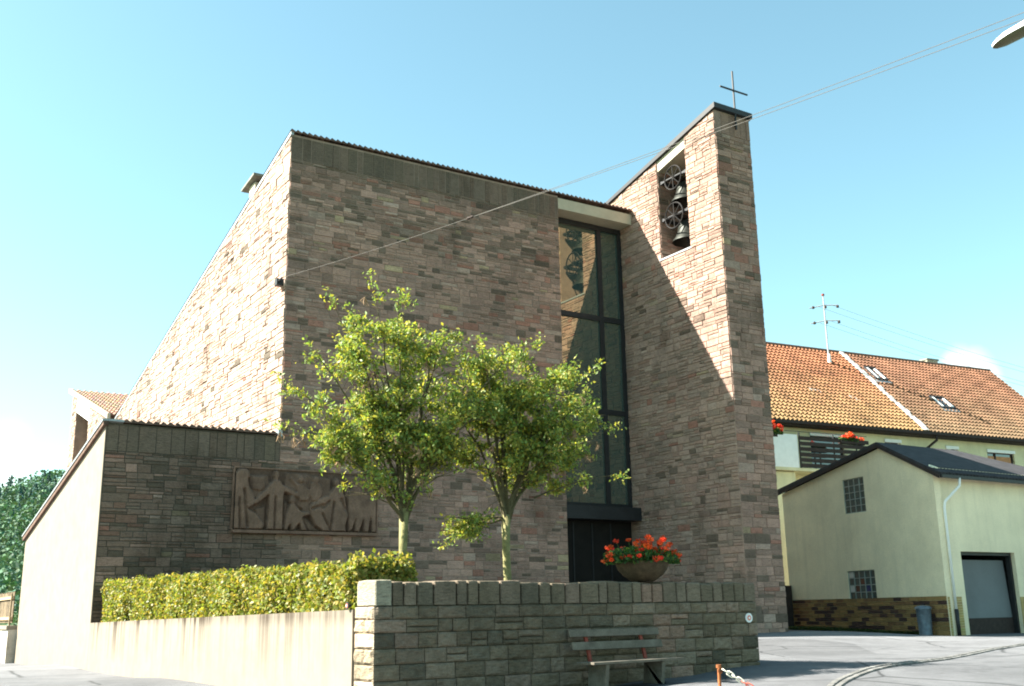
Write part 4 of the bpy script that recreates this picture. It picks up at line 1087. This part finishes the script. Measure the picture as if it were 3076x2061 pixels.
M['pantile'] = noisy('clay_pantile', (1, 1, 1), .85, .2, 1.2, 20, .3, .01, tint=True)
SV = hn * (BACK + .0) + Vector((0, 0, RISE))
eo = Vector(HP(0, -.1, -.1)) - HE
mb = MB()
pantile(mb, tuple(HE + hh * S0 + eo), tuple(hh * (0 - S0)), tuple(SV * 1.016), 0, 24, .05, .30, 6, .05, .10, palRoof(0), rg)
pantile(mb, tuple(HE + hh * 0 + eo), tuple(hh * (S1 + .3)), tuple(SV * 1.016), 0, 24, .05, .30, 6, .05, .10, palRoof(1), rg)
hroof = part(mb, 'roof', M['pantile'], house, 'orange pantile roof, yellowed by lichen near the eave')
mb = MB(); mb.prism([HP(S0, BACK, RISE - .05), HP(S0, 12.1, -.1), HP(S0, 12.1, -.2), HP(S0, BACK, RISE - .2)], tuple(hh * (S1 - S0 + .3))); part(mb, 'rear_roof', M['tile'], house)
mb = MB(); mb.tube([HP(S0, BACK - .02, RISE + .05), HP(S1 + .3, BACK - .02, RISE + .05)], .14, 10); part(mb, 'ridge', M['tile'], house)
# mortar strip across the roof
mb = MB()
for k in range(24):
    t = k / 24; p = Vector(HP(-.16 + R.uniform(-.05, .05), -.1, -.1)) + SV * (1.016 * t) + Vector((0, -.08, .11)); mb.obox(tuple(p), tuple(hh * R.uniform(.30, .46)), tuple(SV / 24 * .97), (0, -.03, .03))
part(mb, 'mortar_strip', M['plasterroof'], house, 'white mortar strip running down the roof')
def skylight(s0, s1, v0, v1):
    nrm = Vector((0, 0, 1)) * BACK - hn * RISE; nrm.normalize()
    base = lambda s, v, o=0: Vector(HP(s, 0, 0)) + SV * v + nrm * o
    q = MB(); up = SV * (v1 - v0)
    q.obox(base(s0, v0, .05), tuple(hh * .09), tuple(up), tuple(nrm * .16)); q.obox(base(s1 - .09, v0, .05), tuple(hh * .09), tuple(up), tuple(nrm * .16))
    q.obox(base(s0 + .09, v1 - .012, .05), tuple(hh * (s1 - s0 - .18)), tuple(SV * .012), tuple(nrm * .16)); q.obox(base(s0 + .09, v0, .05), tuple(hh * (s1 - s0 - .18)), tuple(SV * .012), tuple(nrm * .15))
    w = part(q, 'roof_window', M['metal'], house, 'roof window with white side flashing')
    q = MB(); q.obox(base(s0 + .09, v0 + .012, .10), tuple(hh * (s1 - s0 - .18)), tuple(SV * (v1 - v0 - .024)), tuple(nrm * .05)); part(q, 'pane', M['glass2'], w)
    q = MB(); q.obox(base(s0 + .10, v0 + .012, .16), tuple(hh * .16), tuple(SV * (v1 - v0 - .03)), tuple(nrm * .05)); part(q, 'side_flashing', M['white'], w); q = MB(); q.obox(base(s1 - .26, v0 + .015, .16), tuple(hh * .14), tuple(SV * (v1 - v0 - .04)), tuple(nrm * .05)); part(q, 'side_flashing', M['white'], w)
    q = MB(); q.obox(base(s0 - .1, v0 - .035, .09), tuple(hh * (s1 - s0 + .2)), tuple(SV * .033), tuple(nrm * .05)); part(q, 'apron_flashing', M['zinc'], w)
skylight(.62, 1.60, .63, .80); skylight(3.75, 5.0, .31, .46)
for (s, v) in ((-6.08, .38), (-5.75, .365), (-3.40, .33), (-3.08, .315)):
    q = MB(); nrm = Vector((0, 0, 1)) * BACK - hn * RISE; nrm.normalize(); q.obox(tuple(Vector(HP(s, 0, 0)) + SV * v + nrm * .06), tuple(hh * .28), tuple(SV * .035), tuple(nrm * .04)); part(q, 'glass_tile', M['white'], house)
mb = MB(); c0 = Vector(HP(8.2, 6.3, 4.6)); mb.obox(tuple(c0), tuple(hh * 1.0), tuple(hn * .6), (0, 0, 1.75)); cm = part(mb, 'chimney', M['conc'], house)
mb = MB(); mb.obox(tuple(c0 + Vector((-.06, -.06, 1.755))), tuple(hh * 1.12), tuple(hn * .72), (0, 0, .1)); part(mb, 'chimney_cap', M['concg'], cm)
mb = MB(); mb.obox(HP(S0, -.28, -.22), tuple(hh * (S1 - S0)), tuple(hn * .17), (0, 0, .16)); mb.obox(HP(S0, -.12, -.30), tuple(hh * (S1 - S0)), tuple(hn * .62), (0, 0, .10)); part(mb, 'gutter', M['brownwood'], house)
mb = MB(); mb.tube([HP(.75, -.18, -.2), HP(.80, -.16, -.5), HP(.35, .32, -1.0), HP(.30, .38, -1.2), HP(.30, .38, -10)], .075, 10); part(mb, 'downpipe', M['brownwood'], house, smooth=True)
# balcony
mb = MB(); mb.obox(HP(-12.4, -.95, -2.85), tuple(hh * 7.0), tuple(hn * 1.44), (0, 0, .16)); bal = part(mb, 'balcony', M['creamh'], house, 'balcony with dark slatted railing')
mb = MB(); mb.obox(HP(-11.25, -.95, -2.69), tuple(hh * .9), tuple(hn * .25), (0, 0, 1.72)); mb.obox(HP(-12.4, -.95, -2.69), tuple(hh * 1.15), tuple(hn * .2), (0, 0, 1.66)); part(mb, 'balcony_pier', M['white'], bal)
mb = MB(); mb.obox(HP(-12.35, -.7, -10), tuple(hh * 1.9), tuple(hn * 1.1), (0, 0, 7.1)); part(mb, 'balcony_support', M['creamh'], bal)
for k in range(6):
    q = MB(); q.obox(HP(-10.30, -1.0, -2.66 + k * .285), tuple(hh * 4.9), tuple(hn * .03), (0, 0, .20)); part(q, 'railing_board', M['brownwood'], bal)
mb = MB()
for s in (-10.25, -7.9, -6.3, -5.9): mb.obox(HP(s, -.96, -2.69), tuple(hh * .07), tuple(hn * .05), (0, 0, 1.85))
mb.tube([HP(-11.2, -.97, -.80), HP(-5.5, -.97, -.80)], .018, 6); part(mb, 'railing_post', M['metal'], bal)
for (s, w, zz, lab, hgt) in ((-11.85, .75, -1.0, 'red geraniums on the left balcony pier', .65), (-6.5, 1.05, -1.1, 'row of orange-red geraniums on the balcony railing', .40)):
    c0 = HP(s, -.85, zz); fl = thing('balcony_flowers', lab, 'flowers', c0); geraniums(fl, c0[0], c0[1], c0[2], w, .2, hgt, 22, 420, 2.2, c0)
    q = MB(); q.box(c0[0] - w * .9, c0[1] - .12, c0[2] - .16, c0[0] + w * .9, c0[1] + .12, c0[2]); part(q, 'flower_box', M['brownwood'], fl)
# roof mast with insulators
mast = thing('roof_mast', 'thin metal service mast with crossarms on the orange roof', 'mast', HP(-2.0, 4.86, 4.8))
Mb = Vector(HP(-2.0, 4.86, 4.75)); Mt = Mb + Vector((0, 0, 4.45))
mb = MB(); mb.tube([tuple(Mb), tuple(Mt)], [.055, .04], 8); part(mb, 'mast_pole', M['zinc'], mast)
mb = MB(); mb.tube([tuple(Mb + Vector((.02, 0, -.3))), tuple(Mb + Vector((0, -.05, .7)))], [.16, .08], 8); part(mb, 'mast_collar', M['white'], mast)
mb = MB(); mb.tube([tuple(Mt), tuple(Mt + Vector((0, 0, .12)))], .09, 8); part(mb, 'mast_cap', M['redmetal'], mast)
for dz in (-.65, -1.65):
    c0 = Mt + Vector((0, 0, dz)); q = MB(); q.tube([tuple(c0 - hh * .75 + hn * .5 - Vector((0, 0, .12))), tuple(c0 + Vector((0, 0, .04))), tuple(c0 + hh * .75 - hn * .5 + Vector((0, 0, 0)))], .035, 6); arm = part(q, 'crossarm', M['zinc'], mast)
    for t in (-.62, .0, .62):
        q = MB(); p = c0 + hh * t - hn * t * .66 + Vector((.05, -.06, -.08)); q.lathe(p.x, p.y, [(0, p.z - .09), (.08, p.z - .08), (.09, p.z), (.05, p.z + .08), (0, p.z + .1)], 10); part(q, 'insulator', M['brownwood'], arm)
far = Vector((86, 44, 0))
for k, (dz, off) in enumerate(((-.5, .5), (-.75, -.5), (-1.6, .5), (-1.8, -.5))):
    p0 = Mt + hh * off + Vector((0, 0, dz)); p1 = Vector((92 + off, 42, 17.5 + dz)); q = MB()
    pts = []
    for i in range(17):
        t = i / 16; p = p0.lerp(p1, t); p.z -= 4 * .6 * t * (1 - t); pts.append(tuple(p))
    q.tube(pts, .012, 4); o = q.link('overhead_wire', M['zinc']); tag(o, 'faint thin wire running right from the roof mast across the sky', 'wire', 'wires leaving the roof mast')

# ------------------------------------------------------------------ SERVICE WIRES over the street
PA = Vector((10.98, 30.38, 11.88)); PI = Vector((12.50, 21.3, 11.13)); 
def wire(p0, p1, sag, r, name, label):
    q = MB(); pts = []
    for i in range(25):
        t = i / 24; p = p0.lerp(p1, t); p.z -= 4 * sag * t * (1 - t); pts.append(tuple(p))
    q.tube(pts, r, 5); o = q.link(name, M['wire']); tag(o, label, 'wire', 'wires crossing in front of the church')
wire(PA, PI, .05, .006, 'service_wire', 'single thin wire running from the church corner to the small insulator')
PE = Vector((16.1, 0.0, 10.35)); PE2 = Vector((16.1, 0.0, 10.20))
wire(PI, PE, .12, .006, 'service_wire', 'upper of the two thin wires running to the right past the tower')
wire(PI, PE2, .14, .006, 'service_wire', 'lower of the two thin wires running to the right past the tower')
ins = thing('wire_insulator', 'small brown insulator where the thin wires meet before the facade', 'insulator', tuple(PI))
mb = MB()
d_ = (PE - PA).normalized()
mb.tube([tuple(PI - d_ * .14), tuple(PI - d_ * .07), tuple(PI), tuple(PI + d_ * .07), tuple(PI + d_ * .14)], [.015, .04, .022, .04, .015], 10); part(mb, 'insulator_body', M['brownwood'], ins, smooth=True)
br = thing('wall_bracket', 'small dark wire bracket at the corner of the sunlit church wall', 'bracket', (11.0, 30.45, 11.85))
mb = MB(); mb.tube([(XM, 30.75, 11.80), (10.95, 30.55, 11.82), (10.98, 30.38, 11.88)], .025, 8); part(mb, 'bracket_arm', M['metal'], br)
mb = MB(); mb.box(10.90, 30.62, 11.7, 11.15, 30.85, 11.92); part(mb, 'bracket_plate', M['metal'], br, bevel=.01)
pole = thing('utility_pole', 'wooden utility pole carrying the street wires, outside the right edge', 'pole', (16.1, 0, 0))
mb = MB(); mb.tube([(16.1, 0, -.2), (16.1, 0, 10.8)], [.14, .10], 12); part(mb, 'pole_shaft', M['fencewood'], pole)

# ------------------------------------------------------------------ STREET LAMP (top right)
lamp = thing('street_lamp', 'grey street lamp head reaching in from the top right corner', 'street lamp', (17.5, 3.2, .2))
T0 = Vector((12.24, 7.14, 8.76)); Dl = Vector((.62, -.62, .40)).normalized()
Sd = Dl.cross(Vector((0, 0, 1))).normalized(); Ul = Sd.cross(Dl).normalized()
def shell(prof, up0, up1, n=12):
    q = MB(); b = 0
    for (t, w, h) in prof:
        c = T0 + Dl * t
        for k in range(n + 1):
            a = math.pi * k / n; q.v.append(tuple(c + Sd * (w * math.cos(a)) + Ul * (h * math.sin(a))))
    for i in range(len(prof) - 1):
        for k in range(n): q.f.append((i * (n + 1) + k, i * (n + 1) + k + 1, (i + 1) * (n + 1) + k + 1, (i + 1) * (n + 1) + k)); q.c.append((1, 1, 1))
    return q
pr = [(0, .002, .002), (.02, .06, .035), (.08, .115, .06), (.2, .15, .09), (.5, .16, .105), (.85, .14, .10), (1.05, .06, .06), (1.1, .03, .03)]
part(shell(pr, 0, 1), 'lamp_hood', M['white'], lamp, smooth=True)
part(shell([(t, w * .97, -h * .75) for t, w, h in pr], 0, 1), 'lamp_shade', M['lampg'], lamp, smooth=True)
A1 = T0 + Dl * 1.05
mb = MB(); mb.tube([tuple(A1), tuple(A1 + Vector((1.2, -.9, .5))), (16.4, 4.2, 9.6), (17.2, 3.5, 9.3), (17.5, 3.2, 8.4), (17.5, 3.2, .1)], [.03, .035, .04, .05, .06, .08], 10); part(mb, 'lamp_pole', M['zinc'], lamp, smooth=True)

# ------------------------------------------------------------------ FENCE + LOW WALL on the far left
fen = thing('wooden_fence', 'brown wooden paling fence beyond the white wing, far left', 'fence', (6.0, 50, 1.4))
FX = 5.95
mb = MB(); 
y = 43.3
while y < 62:
    mb.box(FX, y, 1.52, FX + .025, y + .085, 2.62 + R.uniform(-.03, .03), g3(R.uniform(.6, 1.2))); y += .105
part(mb, 'palings', M['fencewood'], fen)
for z in (1.62, 2.36):
    q = MB(); q.box(FX - .06, 43.2, z, FX - .002, 62, z + .11, (2.2, 2.2, 2.1)); part(q, 'rail', M['fencewood'], fen)
for y in (43.25, 46.9, 50.5, 54.1, 57.7, 61.3):
    q = MB(); q.box(FX - .11, y, 1.42, FX - .062, y + .11, 2.56, (1.3, 1.3, 1.2)); part(q, 'post', M['fencewood'], fen)
low = thing('garden_wall', 'low rough rendered wall carrying the wooden fence at the far left', 'wall', (6, 50, .2))
mb = MB(); mb.box(5.80, 43.0, -.2, 6.15, 62, 1.28); part(mb, 'wall_body', noisy('patchy_render', (.42, .38, .32), .95, .4, .9, 30), low)
mb = MB(); mb.box(5.74, 43.0, 1.283, 6.2, 62, 1.42); part(mb, 'wall_cap', M['plaster'], low, bevel=.01)

# ------------------------------------------------------------------ HILL AND FOREST
def hz_(x, y):
    d = math.hypot(x, y); hd = math.degrees(math.atan2(x, y))
    k = min(1, max(0, (d - 90) / 260)); k = k * k * (3 - 2 * k)
    top = 15 + 20 * min(1, max(0, (hd + 1) / 12)); top *= min(1, max(0, (48 - hd) / 18))
    return -.7 + top * k + 2.2 * math.sin(x * .021 + 1) * k + 1.5 * math.sin(y * .03 + x * .013) * k
mb = MB(); nA, nD = 60, 30; vs = []
for i in range(nA + 1):
    hd = math.radians(-40 + 90 * i / nA)
    for j in range(nD + 1):
        d = 80 + 420 * j / nD; x, y = d * math.sin(hd), d * math.cos(hd); vs.append((x, y, hz_(x, y) if d < 380 else hz_(x, y) - (d - 380) * .5))
mb.mesh(vs, [(i * (nD + 1) + j, i * (nD + 1) + j + 1, (i + 1) * (nD + 1) + j + 1, (i + 1) * (nD + 1) + j) for i in range(nA) for j in range(nD)])
o = mb.link('hill', noisy('wooded_hill_ground', (.03, .055, .02), 1, .4, .05, 1, .2, .2), smooth=True); tag(o, kind='structure')
P = []; Sz = []; Cl = []
rf_ = random.Random(4)
for t in range(1200):
    hd = math.radians(rf_.uniform(-4, 17)); d = 95 + 265 * math.sqrt(rf_.random()); x, y = d * math.sin(hd), d * math.cos(hd); z = hz_(x, y)
    conif = rf_.random() < (.75 if d > 230 else .15); h = rf_.uniform(6, 10) * (.85 if d < 180 else 1); w = h * (.24 if conif else .42); base = rf_.uniform(.75, 1.25)
    n = 210
    for _ in range(n):
        q = rf_.random(); a = rf_.uniform(0, 6.28)
        if conif: zz = q ** .8; r_ = w * (1.02 - zz) * rf_.uniform(.75, 1.05)
        else:
            ph = math.acos(1 - 2 * q); zz = .5 - .5 * math.cos(ph); r_ = w * math.sin(ph) * rf_.uniform(.8, 1.1) * (1 + .25 * math.sin(3 * a + t))
        P.append((x + r_ * math.cos(a), y + r_ * math.sin(a), z + h * (.08 + .92 * zz))); Sz.append(h * rf_.uniform(.035, .08) * (.7 if conif else 1))
        c = (.055, .118, .105) if conif else (.075, .145, .085); Cl.append(tuple(v * base * rf_.uniform(.8, 1.2) for v in c))  # distance haze mixed into the tree colours as a blue-green cast
v, c = leaves(np.array(P), np.array(Sz), np.array(Cl), 0, 1.3)
o = link_leaves(v, c, 'forest', M['needle']); tag(o, 'wooded hillside of conifers and broadleaf trees at the far left', 'forest', kind='stuff')

# ------------------------------------------------------------------ SKY, SUN, CAMERA
sa, sb, sc_ = 1.0, .57, 1.0
el = math.atan2(sc_, math.hypot(sa, sb)); az = math.atan2(-sa, sb)      # azimuth from +Y towards +X
w = bpy.data.worlds.new('World'); bpy.context.scene.world = w; w.use_nodes = True
n, l = w.node_tree.nodes, w.node_tree.links
sky = N(n, 'ShaderNodeTexSky', sky_type='NISHITA'); sky.sun_disc = False; sky.sun_elevation = el; sky.sun_rotation = az
sky.air_density = 1.0; sky.dust_density = .9; sky.ozone_density = 1.2; sky.altitude = 200
bg = n['Background']; bg.inputs['Strength'].default_value = .060
tint = mix(n, l, sky.outputs[0], (.97, 1.20, .93), 1, 'MULTIPLY')
tc = N(n, 'ShaderNodeTexCoord'); nz = N(n, 'ShaderNodeTexNoise'); nz.inputs['Scale'].default_value = 26; nz.inputs['Detail'].default_value = 8; l.new(tc.outputs['Generated'], nz.inputs['Vector'])
def cloud(dirv, rad, soft, str_):
    dp = N(n, 'ShaderNodeVectorMath', operation='DISTANCE'); l.new(tc.outputs['Generated'], dp.inputs[0]); dv = Vector(dirv).normalized(); dp.inputs[1].default_value = dv
    m1 = N(n, 'ShaderNodeMapRange'); l.new(dp.outputs['Value'], m1.inputs[0]); m1.inputs[1].default_value = rad; m1.inputs[2].default_value = rad * .2; m1.inputs[3].default_value = 0; m1.inputs[4].default_value = 1
    ad = N(n, 'ShaderNodeMath', operation='ADD'); l.new(m1.outputs[0], ad.inputs[0]); l.new(nz.outputs['Fac'], ad.inputs[1])
    m2 = N(n, 'ShaderNodeMapRange'); l.new(ad.outputs[0], m2.inputs[0]); m2.inputs[1].default_value = 1.0 - soft; m2.inputs[2].default_value = 1.0 + soft; m2.inputs[3].default_value = 0; m2.inputs[4].default_value = str_
    m3 = N(n, 'ShaderNodeMath', operation='MULTIPLY'); l.new(m2.outputs[0], m3.inputs[0]); l.new(m1.outputs[0], m3.inputs[1])
    return m3.outputs[0]
col = tint
for (d, r_, s_, st) in (((.816, .547, .197), .036, .20, .7), ((.826, .534, .186), .026, .20, .55), ((.105, .985, .120), .06, .3, .6)):
    col = mix(n, l, col, (6.5, 6.8, 6.8), cloud(d, r_, s_, st))
l.new(col, bg.inputs['Color'])
sd = bpy.data.lights.new('Sun', 'SUN'); sd.energy = 5.0; sd.angle = math.radians(.53); sd.color = (1, .955, .86)
so = bpy.data.objects.new('Sun', sd); C.objects.link(so)
so.rotation_euler = Vector((sa * -1, sb, sc_)).to_track_quat('Z', 'Y').to_euler(); so.location = (-20, 10, 30)

cd = bpy.data.cameras.new('Camera'); cd.sensor_width = 36; cd.lens = 3168.3 / 3076 * 36; cd.clip_end = 3000; cd.clip_start = .1
co = bpy.data.objects.new('Camera', cd); C.objects.link(co); co.location = (0, 0, EYE)
from mathutils import Matrix
Rv, Fv = Vector((0.84372239, -0.53651521, -0.01685093)), Vector((0.52347756, 0.81546271, 0.24696519)); Uv = Rv.cross(Fv)
mw = Matrix((Rv, Uv, -Fv)).transposed().to_4x4(); mw.translation = (0, 0, EYE); co.matrix_world = mw
bpy.context.scene.camera = co
s = bpy.context.scene; s.view_settings.view_transform = 'Standard'; s.view_settings.look = 'None'; s.view_settings.gamma = 1; s.view_settings.exposure = 2.36
s.render.film_transparent = False
s.cycles.pixel_filter_type = 'BLACKMAN_HARRIS'; s.cycles.filter_width = 1.9
